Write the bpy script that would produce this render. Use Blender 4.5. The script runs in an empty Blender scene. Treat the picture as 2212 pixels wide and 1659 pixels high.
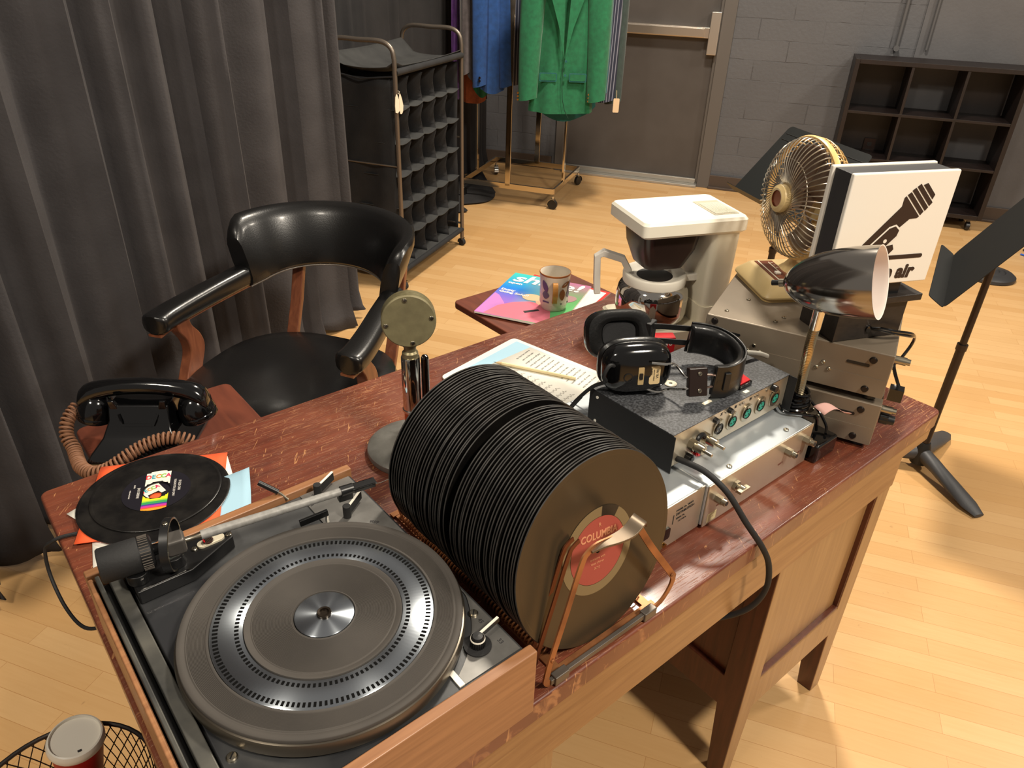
import bpy, bmesh, math, random
from mathutils import Vector as V, Matrix
R = math.radians; PI = math.pi
rnd = random.Random(11)
scene = bpy.context.scene; COL = scene.collection

# ---------------------------------------------------------------- camera
cam_d = bpy.data.cameras.new('camera'); cam = bpy.data.objects.new('camera', cam_d); COL.objects.link(cam)
cam_d.sensor_width = 36.0; cam_d.lens = 36.0 * 1610.0 / 2212.0; cam_d.clip_start = 0.02; cam_d.clip_end = 60
cam.matrix_world = Matrix(((0.77139, 0.30461, -0.55872, 0), (-0.63563, 0.41082, -0.65361, 0), (0.03044, 0.85933, 0.51052, 1.5), (0, 0, 0, 1)))
scene.camera = cam

# ---------------------------------------------------------------- view, world, lights
scene.view_settings.view_transform = 'Standard'; scene.view_settings.look = 'None'
scene.view_settings.gamma = 1; scene.view_settings.use_curve_mapping = False
scene.view_settings.exposure = 0.0
w = bpy.data.worlds.new('world'); scene.world = w; w.use_nodes = True
w.node_tree.nodes['Background'].inputs[0].default_value = (1.0, 0.90, 0.80, 1)
w.node_tree.nodes['Background'].inputs[1].default_value = 0.23
def lamp(name, loc, power, size, target, col=(1.0, 0.90, 0.755)):
    d = bpy.data.lights.new(name, 'AREA'); d.energy = power; d.size = size; d.color = col; d.shape = 'DISK'
    o = bpy.data.objects.new(name, d); COL.objects.link(o); o.location = loc
    o.rotation_euler = (V(target) - V(loc)).to_track_quat('-Z', 'Y').to_euler()
    return o
lamp('ceiling_lamp', (2.7, 1.95, 3.7), 150, 0.45, (2.5, 1.8, 0))
lamp('ceiling_lamp', (0.9, -1.6, 3.7), 115, 0.45, (1.0, 0.6, 0.6))
lamp('ceiling_lamp', (-1.6, 0.4, 3.7), 50, 0.45, (0.3, 0.8, 0.6))
lamp('ceiling_lamp', (4.4, -0.6, 3.7), 80, 0.45, (3.4, 0.8, 0))

# ---------------------------------------------------------------- mesh helpers
PM = {}
def s2l(c):
    out = []
    for x in c[:3]:
        x = x / 255.0; out.append(x / 12.92 if x <= 0.04045 else ((x + 0.055) / 1.055) ** 2.4)
    return (out[0], out[1], out[2], 1.0)

class MB:
    def __init__(s): s.v = []; s.f = []; s.m = []
    def add(s, vs, fs, mi=0):
        b = len(s.v); s.v += [V(p) for p in vs]; s.f += [tuple(i + b for i in f) for f in fs]; s.m += [mi] * len(fs); return s
    def box(s, x0, x1, y0, y1, z0, z1, mi=0, M=None):
        vs = [V((x, y, z)) for z in (z0, z1) for y in (y0, y1) for x in (x0, x1)]
        if M: vs = [M @ p for p in vs]
        return s.add(vs, [(0, 2, 3, 1), (4, 5, 7, 6), (0, 1, 5, 4), (2, 6, 7, 3), (0, 4, 6, 2), (1, 3, 7, 5)], mi)
    def cyl(s, p0, p1, r0, r1=None, n=24, mi=0, cap=True):
        p0 = V(p0); p1 = V(p1); r1 = r0 if r1 is None else r1
        q = (p1 - p0).to_track_quat('Z', 'Y'); vs = []
        for p, r in ((p0, r0), (p1, r1)):
            for i in range(n):
                a = 2 * PI * i / n; vs.append(p + q @ V((r * math.cos(a), r * math.sin(a), 0)))
        fs = [(i, (i + 1) % n, n + (i + 1) % n, n + i) for i in range(n)]
        if cap: fs += [tuple(range(n - 1, -1, -1)), tuple(range(n, 2 * n))]
        return s.add(vs, fs, mi)
    def tube(s, pts, r, n=8, closed=False, mi=0, flat=None):
        """round tube; flat=(w,t): rectangular strap w wide along 'side'"""
        pts = [V(p) for p in pts]; N = len(pts); vs = []; fs = []
        rr = r if isinstance(r, (list, tuple)) else [r] * N
        prev = None
        for i in range(N):
            a = pts[(i - 1) % N] if (closed or i > 0) else pts[i]; b = pts[(i + 1) % N] if (closed or i < N - 1) else pts[i]
            t = (b - a).normalized()
            if prev is None:
                u = t.orthogonal().normalized()
            else:
                u = (prev - t * prev.dot(t))
                u = u.normalized() if u.length > 1e-6 else t.orthogonal().normalized()
            prev = u; w_ = t.cross(u)
            for k in range(n):
                an = 2 * PI * k / n; vs.append(pts[i] + (u * math.cos(an) + w_ * math.sin(an)) * rr[i])
        m = N if closed else N - 1
        for i in range(m):
            j = (i + 1) % N
            for k in range(n): fs.append((i * n + k, i * n + (k + 1) % n, j * n + (k + 1) % n, j * n + k))
        if not closed: fs += [tuple(range(n - 1, -1, -1)), tuple(range((N - 1) * n, N * n))]
        return s.add(vs, fs, mi)
    def strap(s, pts, side, w, t, mi=0, closed=False):
        """rectangular section w (along side) by t swept along pts"""
        pts = [V(p) for p in pts]; side = V(side).normalized(); N = len(pts); vs = []; fs = []
        for i in range(N):
            a = pts[(i - 1) % N] if (closed or i > 0) else pts[i]; b = pts[(i + 1) % N] if (closed or i < N - 1) else pts[i]
            tt = (b - a).normalized(); u = (side - tt * side.dot(tt)).normalized(); n_ = tt.cross(u)
            for du, dn in ((-1, -1), (1, -1), (1, 1), (-1, 1)): vs.append(pts[i] + u * du * w / 2 + n_ * dn * t / 2)
        m = N if closed else N - 1
        for i in range(m):
            j = (i + 1) % N
            for k in range(4): fs.append((i * 4 + k, i * 4 + (k + 1) % 4, j * 4 + (k + 1) % 4, j * 4 + k))
        if not closed: fs += [(3, 2, 1, 0), tuple(range((N - 1) * 4, N * 4))]
        return s.add(vs, fs, mi)
    def lathe(s, prof, n=48, M=None, mi=0):
        vs = []; fs = []; N = len(prof)
        for r, z in prof:
            for i in range(n):
                a = 2 * PI * i / n; vs.append(V((r * math.cos(a), r * math.sin(a), z)))
        for j in range(N - 1):
            for i in range(n): fs.append((j * n + i, j * n + (i + 1) % n, (j + 1) * n + (i + 1) % n, (j + 1) * n + i))
        if prof[0][0] > 1e-6 and prof[0][1] == prof[-1][1] and False: pass
        if M: vs = [M @ p for p in vs]
        return s.add(vs, fs, mi)
    def prism(s, poly, z0, z1, mi=0, M=None, top=None):
        """poly [(x,y)] ccw; top: optional other outline"""
        n = len(poly); tp = top or poly
        vs = [V((x, y, z0)) for x, y in poly] + [V((x, y, z1)) for x, y in tp]
        if M: vs = [M @ p for p in vs]
        fs = [(i, (i + 1) % n, n + (i + 1) % n, n + i) for i in range(n)] + [tuple(range(n - 1, -1, -1)), tuple(range(n, 2 * n))]
        return s.add(vs, fs, mi)
    def loft(s, rings, mi=0, cap=True, closed=True):
        n = len(rings[0]); vs = [V(p) for r_ in rings for p in r_]; fs = []
        for j in range(len(rings) - 1):
            for i in range(n if closed else n - 1): fs.append((j * n + i, j * n + (i + 1) % n, (j + 1) * n + (i + 1) % n, (j + 1) * n + i))
        if cap: fs += [tuple(range(n - 1, -1, -1)), tuple(range((len(rings) - 1) * n, len(rings) * n))]
        return s.add(vs, fs, mi)
    def grid(s, fn, nu, nv, mi=0):
        vs = [fn(i / nu, j / nv) for j in range(nv + 1) for i in range(nu + 1)]
        fs = [(j * (nu + 1) + i, j * (nu + 1) + i + 1, (j + 1) * (nu + 1) + i + 1, (j + 1) * (nu + 1) + i) for j in range(nv) for i in range(nu)]
        return s.add(vs, fs, mi)
    def disc(s, c, r, n=24, mi=0, M=None):
        vs = [V((c[0] + r * math.cos(2 * PI * i / n), c[1] + r * math.sin(2 * PI * i / n), c[2])) for i in range(n)]
        if M: vs = [M @ p for p in vs]
        return s.add(vs, [tuple(range(n))], mi)
    def build(s, name, mats, parent=None, bevel=0, seg=2, loc=None, ang=38, solid=0, sub=0, fixn=True, M=None):
        me = bpy.data.meshes.new(name)
        if parent is not None: inv = PM[parent].inverted()
        elif loc is not None: inv = Matrix.Translation(-V(loc)) if M is None else M.inverted()
        elif M is not None: inv = M.inverted()
        else: inv = Matrix()
        me.from_pydata([tuple(inv @ p) for p in s.v], [], s.f)
        if not isinstance(mats, (list, tuple)): mats = [mats]
        for m in mats: me.materials.append(m)
        me.polygons.foreach_set('material_index', s.m)
        if fixn:
            bm = bmesh.new(); bm.from_mesh(me); bmesh.ops.recalc_face_normals(bm, faces=bm.faces); bm.to_mesh(me); bm.free()
        me.polygons.foreach_set('use_smooth', [True] * len(me.polygons))
        me.set_sharp_from_angle(angle=R(ang)); me.update()
        o = bpy.data.objects.new(name, me); COL.objects.link(o)
        if parent is not None: o.parent = parent; PM[o] = PM[parent]
        elif M is not None: o.matrix_world = M; PM[o] = M
        elif loc is not None: o.location = loc; PM[o] = Matrix.Translation(loc)
        else: PM[o] = Matrix()
        if sub:
            md = o.modifiers.new('sub', 'SUBSURF'); md.levels = sub; md.render_levels = sub
        if solid:
            md = o.modifiers.new('solid', 'SOLIDIFY'); md.thickness = solid; md.offset = 0
        if bevel:
            md = o.modifiers.new('bevel', 'BEVEL'); md.width = bevel; md.segments = seg; md.limit_method = 'ANGLE'; md.angle_limit = R(40)
            md.harden_normals = True
        return o
def tag(o, label=None, cat=None, group=None, kind=None):
    if label: o['label'] = label
    if cat: o['category'] = cat
    if group: o['group'] = group
    if kind: o['kind'] = kind
    return o
def thing(name, label, cat, loc, rz=0, group=None):
    o = bpy.data.objects.new(name, None); COL.objects.link(o); o.empty_display_size = 0.05
    M = Matrix.Translation(V(loc)) @ Matrix.Rotation(rz, 4, 'Z'); o.matrix_world = M; PM[o] = M
    return tag(o, label, cat, group)
def frame(o, x, y=None, z=None):
    """matrix with given origin and axes"""
    x = V(x).normalized(); z = V(z).normalized(); y = z.cross(x).normalized(); x = y.cross(z).normalized()
    M = Matrix((x, y, z)).transposed().to_4x4(); M.translation = V(o); return M
def rz(o, a): return Matrix.Translation(V(o)) @ Matrix.Rotation(a, 4, 'Z')
def text(name, body, size, M, m, parent, ext=0.0002, ax='CENTER', shear=0, off=0, sx=1.0, spacing=1.0):
    cu = bpy.data.curves.new(name, 'FONT'); cu.body = body; cu.size = size; cu.extrude = ext; cu.align_x = ax; cu.align_y = 'CENTER'
    cu.shear = shear; cu.offset = off; cu.space_character = spacing; cu.resolution_u = 3
    t = bpy.data.objects.new(name, cu); me = bpy.data.meshes.new_from_object(t); bpy.data.objects.remove(t)
    me.materials.clear(); me.materials.append(m)
    T = PM[parent].inverted() @ M @ Matrix.Diagonal((sx, 1, 1, 1)); me.transform(T); me.update()
    o = bpy.data.objects.new(name, me); COL.objects.link(o); o.parent = parent; PM[o] = PM[parent]; return o
def rrect(x0, x1, y0, y1, r, n=5):
    out = []
    for cx, cy, a0 in ((x1 - r, y0 + r, -90), (x1 - r, y1 - r, 0), (x0 + r, y1 - r, 90), (x0 + r, y0 + r, 180)):
        for i in range(n + 1):
            a = R(a0 + 90 * i / n); out.append((cx + r * math.cos(a), cy + r * math.sin(a)))
    return out
def smooth(pts, k=6):
    """catmull-rom through pts"""
    P = [V(p) for p in pts]; out = []
    for i in range(len(P) - 1):
        a = P[max(i - 1, 0)]; b = P[i]; c = P[i + 1]; d = P[min(i + 2, len(P) - 1)]
        for j in range(k):
            t = j / k; out.append(0.5 * ((2 * b) + (c - a) * t + (2 * a - 5 * b + 4 * c - d) * t * t + (3 * b - a - 3 * c + d) * t ** 3))
    out.append(P[-1]); return out
def copy_tree(o, parent=None):
    c = o.copy(); COL.objects.link(c); c.parent = parent
    for ch in [x for x in bpy.data.objects if x.parent == o and x != c]: copy_tree(ch, c)
    return c

# ---------------------------------------------------------------- materials
MATS = {}
def mat(name, col, rough=0.5, metal=0.0, noise=None, bump=None, coat=0, sheen=0, spec=0.5, col2=None, aniso=0, trans=0, emit=0, vec='Object', stretch=(1, 1, 1)):
    """noise=(scale, lo, hi) mixes col with col2; bump=(scale, distance)"""
    if name in MATS: return MATS[name]
    m = bpy.data.materials.new(name); m.use_nodes = True; nt = m.node_tree; b = nt.nodes['Principled BSDF']
    b.inputs['Base Color'].default_value = s2l(col); b.inputs['Roughness'].default_value = rough; b.inputs['Metallic'].default_value = metal
    b.inputs['Specular IOR Level'].default_value = spec
    if coat: b.inputs['Coat Weight'].default_value = coat; b.inputs['Coat Roughness'].default_value = 0.12
    if sheen: b.inputs['Sheen Weight'].default_value = sheen; b.inputs['Sheen Roughness'].default_value = 0.5
    if trans: b.inputs['Transmission Weight'].default_value = trans
    if emit: b.inputs['Emission Color'].default_value = s2l(col); b.inputs['Emission Strength'].default_value = emit
    if aniso:
        b.inputs['Anisotropic'].default_value = aniso
        b.inputs['Anisotropic Rotation'].default_value = .25
        t = nt.nodes.new('ShaderNodeTangent'); t.direction_type = 'RADIAL'; t.axis = 'Z'; nt.links.new(t.outputs[0], b.inputs['Tangent'])
    if noise or bump:
        tc = nt.nodes.new('ShaderNodeTexCoord'); mp = nt.nodes.new('ShaderNodeMapping'); mp.inputs['Scale'].default_value = stretch
        nt.links.new(tc.outputs[vec], mp.inputs[0])
    if noise:
        n = nt.nodes.new('ShaderNodeTexNoise'); n.inputs['Scale'].default_value = noise[0]; n.inputs['Detail'].default_value = 5
        nt.links.new(mp.outputs[0], n.inputs['Vector'])
        r = nt.nodes.new('ShaderNodeMapRange'); r.inputs[1].default_value = noise[1]; r.inputs[2].default_value = noise[2]
        nt.links.new(n.outputs[0], r.inputs[0])
        mx = nt.nodes.new('ShaderNodeMix'); mx.data_type = 'RGBA'; mx.inputs[6].default_value = s2l(col); mx.inputs[7].default_value = s2l(col2 or [c * 0.7 for c in col])
        nt.links.new(r.outputs[0], mx.inputs[0]); nt.links.new(mx.outputs[2], b.inputs['Base Color'])
    if bump:
        n = nt.nodes.new('ShaderNodeTexNoise'); n.inputs['Scale'].default_value = bump[0]; n.inputs['Detail'].default_value = 4
        nt.links.new(mp.outputs[0], n.inputs['Vector'])
        bp = nt.nodes.new('ShaderNodeBump'); bp.inputs['Distance'].default_value = bump[1]; bp.inputs['Strength'].default_value = 0.6
        nt.links.new(n.outputs[0], bp.inputs['Height']); nt.links.new(bp.outputs[0], b.inputs['Normal'])
    MATS[name] = m; return m
class NG:
    """small node graph helper"""
    def __init__(s, name, rough=0.5, metal=0, spec=0.5):
        s.m = bpy.data.materials.new(name); s.m.use_nodes = True; s.t = s.m.node_tree; s.b = s.t.nodes['Principled BSDF']
        s.b.inputs['Roughness'].default_value = rough; s.b.inputs['Metallic'].default_value = metal; s.b.inputs['Specular IOR Level'].default_value = spec
    def n(s, ty, **kw):
        nd = s.t.nodes.new(ty)
        for k, v in kw.items(): setattr(nd, k, v)
        return nd
    def l(s, a, b): s.t.links.new(a, b)
    def val(s, inp, v):
        if hasattr(v, 'is_linked') or hasattr(v, 'links'): s.l(v, inp)
        else: inp.default_value = v
    def coords(s, scale=(1, 1, 1), rot=(0, 0, 0), which='Object'):
        tc = s.n('ShaderNodeTexCoord'); m0 = s.n('ShaderNodeMapping'); m0.inputs['Rotation'].default_value = rot; mp = s.n('ShaderNodeMapping'); mp.inputs['Scale'].default_value = scale
        s.l(tc.outputs[which], m0.inputs[0]); s.l(m0.outputs[0], mp.inputs[0]); return mp.outputs[0]
    def noise(s, vec, scale, detail=4, dist=0, rough=.5):
        n = s.n('ShaderNodeTexNoise'); n.inputs['Scale'].default_value = scale; n.inputs['Detail'].default_value = detail; n.inputs['Distortion'].default_value = dist
        n.inputs['Roughness'].default_value = rough
        s.l(vec, n.inputs['Vector']); return n.outputs[0]
    def rng(s, v, a, b, c=0, d=1):
        r = s.n('ShaderNodeMapRange'); s.l(v, r.inputs[0])
        for i, x in enumerate((a, b, c, d)): r.inputs[i + 1].default_value = x
        return r.outputs[0]
    def mix(s, f, a, b):
        m = s.n('ShaderNodeMix', data_type='RGBA')
        s.val(m.inputs[0], f)
        for i, x in ((6, a), (7, b)):
            if isinstance(x, tuple): m.inputs[i].default_value = x
            else: s.l(x, m.inputs[i])
        return m.outputs[2]
    def math(s, op, a, b=None):
        m = s.n('ShaderNodeMath', operation=op); s.val(m.inputs[0], a)
        if b is not None: s.val(m.inputs[1], b)
        return m.outputs[0]
    def bump(s, h, dist, strength=.6):
        bp = s.n('ShaderNodeBump'); bp.inputs['Distance'].default_value = dist; bp.inputs['Strength'].default_value = strength
        s.l(h, bp.inputs['Height']); s.l(bp.outputs[0], s.b.inputs['Normal'])

TA = R(-58.5)                                    # direction of the block wall and of the floor boards
def floor_mat():
    g = NG('maple_floor', 0.3); c = g.coords(rot=(0, 0, -TA))
    br = g.n('ShaderNodeTexBrick'); br.offset = 0.37; br.offset_frequency = 2; br.inputs['Scale'].default_value = 1
    br.inputs['Brick Width'].default_value = 0.62; br.inputs['Row Height'].default_value = 0.057; br.inputs['Mortar Size'].default_value = 0.0006
    br.inputs['Mortar Smooth'].default_value = 0.3; br.inputs['Bias'].default_value = -0.1
    br.inputs['Color1'].default_value = s2l((212, 173, 122)); br.inputs['Color2'].default_value = s2l((199, 156, 103)); br.inputs['Mortar'].default_value = s2l((178, 130, 80))
    g.l(c, br.inputs['Vector'])
    gr = g.noise(g.coords(rot=(0, 0, -TA), scale=(3, 40, 1)), 3, 5, .6)
    col = g.mix(g.rng(gr, .35, .75, 0, .16), br.outputs[0], s2l((178, 128, 72)))
    big = g.noise(g.coords(), 1.3, 3)
    col = g.mix(g.rng(big, .4, .7, 0, .25), col, s2l((205, 152, 88)))
    sc = g.noise(g.coords(scale=(1, 1, 1)), 22, 6, 2.5)
    col = g.mix(g.rng(sc, .70, .78, 0, .3), col, s2l((120, 82, 48)))
    g.l(col, g.b.inputs['Base Color']); g.l(g.rng(g.noise(g.coords(), 5, 3), .3, .7, .27, .42), g.b.inputs['Roughness'])
    g.bump(br.outputs[1], -0.0006, .3); return g.m
def wall_mat():
    g = NG('painted_block', 0.62); tc = g.n('ShaderNodeTexCoord'); sp = g.n('ShaderNodeSeparateXYZ'); g.l(tc.outputs['Object'], sp.inputs[0])
    cb = g.n('ShaderNodeCombineXYZ'); g.l(sp.outputs[0], cb.inputs[0]); g.l(sp.outputs[2], cb.inputs[1])
    wob = g.noise(tc.outputs['Object'], 6, 4); add = g.n('ShaderNodeVectorMath', operation='MULTIPLY_ADD')
    nz = g.n('ShaderNodeTexNoise'); nz.inputs['Scale'].default_value = 7; g.l(tc.outputs['Object'], nz.inputs['Vector'])
    g.l(nz.outputs[1], add.inputs[0]); add.inputs[1].default_value = (.012, .012, 0); g.l(cb.outputs[0], add.inputs[2])
    br = g.n('ShaderNodeTexBrick'); br.inputs['Scale'].default_value = 1; br.inputs['Brick Width'].default_value = 0.4; br.inputs['Row Height'].default_value = 0.125
    br.offset = .5; br.inputs['Mortar Size'].default_value = 0.0028; br.inputs['Mortar Smooth'].default_value = .4
    br.inputs['Color1'].default_value = s2l((90, 90, 93)); br.inputs['Color2'].default_value = s2l((86, 86, 89)); br.inputs['Mortar'].default_value = s2l((82, 82, 85))
    g.l(add.outputs[0], br.inputs['Vector'])
    big = g.noise(tc.outputs['Object'], 3, 5)
    col = g.mix(g.rng(big, .35, .7, 0, .4), br.outputs[0], s2l((77, 77, 80)))
    g.l(col, g.b.inputs['Base Color'])
    gate = g.rng(g.noise(tc.outputs['Object'], 4.2, 2), .48, .60, 0, 1)
    h = g.math('MULTIPLY', g.math('SUBTRACT', 1.0, br.outputs[1]), 1.0)
    h2 = g.math('ADD', g.math('MULTIPLY', br.outputs[1], g.math('MULTIPLY', gate, -1.0)), g.math('MULTIPLY', g.noise(tc.outputs['Object'], 45, 6), .25))
    g.bump(h2, 0.009, .85); return g.m
def desk_top_mat():
    g = NG('worn_mahogany', 0.33); ob = g.coords()
    base = g.mix(g.rng(g.noise(g.coords(scale=(3, 30, 3)), 3, 5, .4), .3, .7), s2l((112, 56, 38)), s2l((86, 42, 30)))
    base = g.mix(g.rng(g.noise(ob, 3.2, 3), .42, .65, 0, .6), base, s2l((132, 74, 48)))
    wear = g.rng(g.noise(ob, 2.6, 3), .42, .62, 0, 1)
    str_ = g.rng(g.noise(g.coords(scale=(12, 190, 10), rot=(0, 0, R(3))), 3.0, 4, .8), .555, .66, 0, 1)
    base = g.mix(g.math('MULTIPLY', str_, g.rng(wear, 0, 1, .12, .75)), base, s2l((176, 120, 78)))
    s3 = g.rng(g.noise(g.coords(scale=(150, 22, 10), rot=(0, 0, R(35))), 1.6, 2, 1.2), .68, .71, 0, 1)
    base = g.mix(g.math('MULTIPLY', s3, .55), base, s2l((205, 150, 98)))
    g.l(base, g.b.inputs['Base Color']); g.b.inputs['Coat Weight'].default_value = .35; g.b.inputs['Coat Roughness'].default_value = .12
    g.l(g.rng(g.noise(ob, 9, 4), .3, .7, .28, .5), g.b.inputs['Roughness'])
    g.bump(str_, -0.0003, .5); return g.m
def wood_mat(name, c1, c2, rough=.42, scale=(3, 3, 40), coat=.15):
    g = NG(name, rough); n = g.noise(g.coords(scale=scale), 2.2, 5, .8)
    col = g.mix(g.rng(n, .3, .72), s2l(c1), s2l(c2)); g.l(col, g.b.inputs['Base Color'])
    g.b.inputs['Coat Weight'].default_value = coat; g.b.inputs['Coat Roughness'].default_value = .2
    g.bump(n, .0004, .3); return g.m
FLOOR = floor_mat(); WALL = wall_mat(); DTOP = desk_top_mat()
OAKX = wood_mat('desk_side_oak', (160, 120, 76), (136, 96, 58), scale=(3, 40, 40))
LITW = wood_mat('desk_lit_wood', (162, 126, 82), (144, 108, 68), scale=(40, 40, 2.5))  # lit tone of the desk wood, glare on the near side put into colour
SHADEW = wood_mat('desk_shaded_wood', (100, 52, 32), (74, 36, 22), scale=(40, 40, 3))  # shaded tone of the same wood, for faces out of the light
PLINTH = wood_mat('plinth_walnut', (164, 116, 78), (136, 92, 60), scale=(3, 50, 50))
CHW = wood_mat('chair_wood', (134, 78, 50), (104, 56, 36), scale=(30, 30, 4), coat=.4)
SHELFW = wood_mat('espresso_wood', (28, 17, 15), (17, 10, 9), scale=(20, 20, 3), rough=.45, coat=0)
velv = mat('charcoal_velvet', (66, 64, 66), .95, noise=(9, .3, .8), col2=(54, 52, 54), bump=(120, .0015))
velv2 = mat('black_curtain_cloth', (40, 38, 39), .95, noise=(7, .3, .8), col2=(30, 29, 30), bump=(110, .001))
blkm = mat('black_cloth', (34, 34, 36), .85, noise=(14, .3, .7), col2=(24, 24, 26), bump=(220, .0008))
leather = mat('black_leather', (13, 13, 14), .32, noise=(6, .3, .7), col2=(20, 19, 18), bump=(260, .00035), coat=.15)
blk = mat('black_plastic', (18, 18, 19), .35, noise=(30, .4, .7), col2=(26, 26, 27))
blkg = mat('gloss_black', (8, 8, 9), .1, coat=.5)
blkmatte = mat('matte_black', (24, 24, 25), .7, bump=(300, .0004))
chrome = mat('chrome', (225, 222, 215), .07, 1)
nickel = mat('nickel', (176, 168, 150), .28, 1)
brushed = mat('brushed_metal', (168, 164, 158), .33, 1, noise=(14, .3, .7), col2=(140, 136, 130), stretch=(1, 30, 1))
alu = mat('spun_aluminium', (196, 204, 212), .24, 1, aniso=.9)
deckm = mat('deck_anthracite', (62, 63, 66), .42, .6, noise=(9, .45, .75), col2=(104, 105, 105), bump=(60, .0002))
silverp = mat('silver_plate', (150, 148, 144), .38, .75, noise=(22, .4, .75), col2=(116, 114, 110))
rubber = mat('rubber_mat', (70, 65, 60), .78, noise=(18, .3, .8), col2=(60, 56, 52))
cream = mat('cream_plastic', (236, 228, 205), .38, noise=(5, .3, .7), col2=(226, 216, 190))
white = mat('white_plastic', (238, 232, 218), .35)
paper = mat('white_paper', (238, 234, 222), .8)
ivory = mat('aged_ivory_plastic', (214, 190, 138), .42, noise=(8, .3, .7), col2=(200, 172, 118))
goldm = mat('brassy_metal', (196, 150, 84), .22, 1)
copper = mat('bronze_strap', (168, 112, 70), .42, .6, noise=(25, .35, .7), col2=(112, 70, 44))
rim_hi = mat('record_rim_highlight', (50, 47, 44), .38, noise=(40, .4, .7), col2=(30, 28, 27))  # lighter rim paints in the highlights along the record edges
steelg = mat('grey_steel', (118, 110, 102), .42, .7, noise=(12, .3, .7), col2=(96, 90, 84))
taupe = mat('taupe_enamel', (134, 122, 106), .4, .35, noise=(5, .35, .7), col2=(116, 104, 90), bump=(90, .00015))
galv = mat('zinc_plate', (188, 192, 194), .38, .55, noise=(5, .35, .7), col2=(172, 180, 186))
red = mat('red_plastic', (196, 24, 34), .35)
orange = mat('orange_sleeve_paper', (236, 92, 44), .75)
lblue = mat('pale_blue_paper', (160, 196, 214), .8)
shellac = mat('black_shellac', (13, 12, 12), .22, noise=(30, .4, .8), col2=(22, 20, 18))
vinyl = mat('black_vinyl', (16, 15, 15), .3, noise=(26, .4, .7), col2=(34, 32, 30))
browncord = mat('brown_cord', (128, 88, 62), .7, bump=(300, .0004))
ink = mat('dark_ink', (40, 38, 40), .7)
# ================================================================ the room
WN = V((math.cos(TA + PI / 2), math.sin(TA + PI / 2), 0))      # towards the wall
WT = V((math.cos(TA), math.sin(TA), 0)); WO = 5.60
def WP(s, d, z): return WT * s + WN * (WO - d) + V((0, 0, z))  # s along the wall, d in front of it
WM = Matrix.Translation(WN * WO) @ Matrix.Rotation(TA, 4, 'Z')   # local x along wall, -y... into the room is -y
def wbox(mb, s0, s1, d0, d1, z0, z1, mi=0): return mb.box(s0, s1, -d1, -d0, z0, z1, mi, WM)

m = MB(); m.box(-5, 9, -5, 9, -.05, 0); tag(m.build('floor', FLOOR), 'blond maple strip floor with worn gloss', kind='structure')
smoothw = mat('painted_plaster', (90, 89, 91), .62, noise=(4, .3, .7), col2=(81, 80, 82), bump=(60, .0015))
dark_trim = mat('dark_baseboard', (70, 58, 50), .5)
m = MB(); wbox(m, -3.2, -1.52, -.15, 0, 0, 4); wbox(m, -.37, .745, -.15, 0, 0, 4); wbox(m, -1.52, -.37, -.15, 0, 2.2, 4)
tag(m.build('wall_back', WALL, M=WM), 'grey painted concrete block wall', kind='structure')
m = MB(); wbox(m, .745, 5, -.15, 0.012, 0, 4); tag(m.build('wall_right', smoothw, M=WM), 'smooth grey painted wall', kind='structure')
m = MB(); wbox(m, -.368, 5, 0.013, .026, 0.0, .095); wbox(m, -.368, 5, .013, .045, 0, .016); tag(m.build('baseboard_back', dark_trim, bevel=.003), 'dark brown baseboard along grey wall', kind='structure')
m = MB(); wbox(m, -3.2, -1.56, 0.0, .015, 0.0, .095); tag(m.build('baseboard_left', dark_trim, bevel=.003), 'dark baseboard left of the door', kind='structure')
# door with frame, threshold and panic bar
doorp = mat('door_grey_brown_paint', (78, 73, 70), .5, noise=(4, .35, .7), col2=(70, 65, 62), bump=(30, .0006))
framep = mat('door_frame_paint', (90, 85, 81), .5)
d_ = thing('door_1', 'grey brown metal door with a horizontal push bar', None, WP(-.93, 0, 0)); d_['kind'] = 'structure'
m = MB(); wbox(m, -1.47, -.45, -.06, -.015, .02, 2.12); m.build('door_leaf', doorp, d_, bevel=.003)
m = MB()
for a, b in ((-1.53, -1.47), (-.45, -.365)): wbox(m, a, b, -.1, .03, 0, 2.2)
wbox(m, -1.47, -.45, -.1, .03, 2.12, 2.2); wbox(m, -.47, -.45, -.1, .012, 0, 2.12); m.build('door_frame', framep, d_, bevel=.003)
m = MB(); wbox(m, -1.46, -.45, -.06, .07, 0.0, .018); wbox(m, -1.46, -.45, -.012, .012, .018, .05); m.build('threshold', mat('threshold_aluminium', (170, 166, 158), .4, .6), d_, bevel=.003)
m = MB(); wbox(m, -1.44, -.51, -.015, .05, .985, 1.05); wbox(m, -1.25, -.55, .05, .062, .99, 1.045)
pb = m.build('push_bar', mat('satin_bronze_bar', (216, 204, 190), .3, .9), d_, bevel=.004)
m = MB(); wbox(m, -.52, -.455, -.015, .055, .885, 1.145); m.build('latch_case', mat('satin_nickel_case', (196, 188, 178), .35, .85), d_, bevel=.005)
# conduit
m = MB(); m.tube([WP(.63, .025, .985), WP(.63, .025, 4)], .012, 10); m.tube([WP(.80, .03, 1.0), WP(.80, .03, 4)], .009, 10); m.cyl(WP(.63, 0, 1.0), WP(.63, .045, 1.0), .017)
tag(m.build('trim_1', mat('conduit_paint', (84, 83, 84), .45)), 'painted conduit pipes running up the grey wall', kind='structure')

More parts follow.
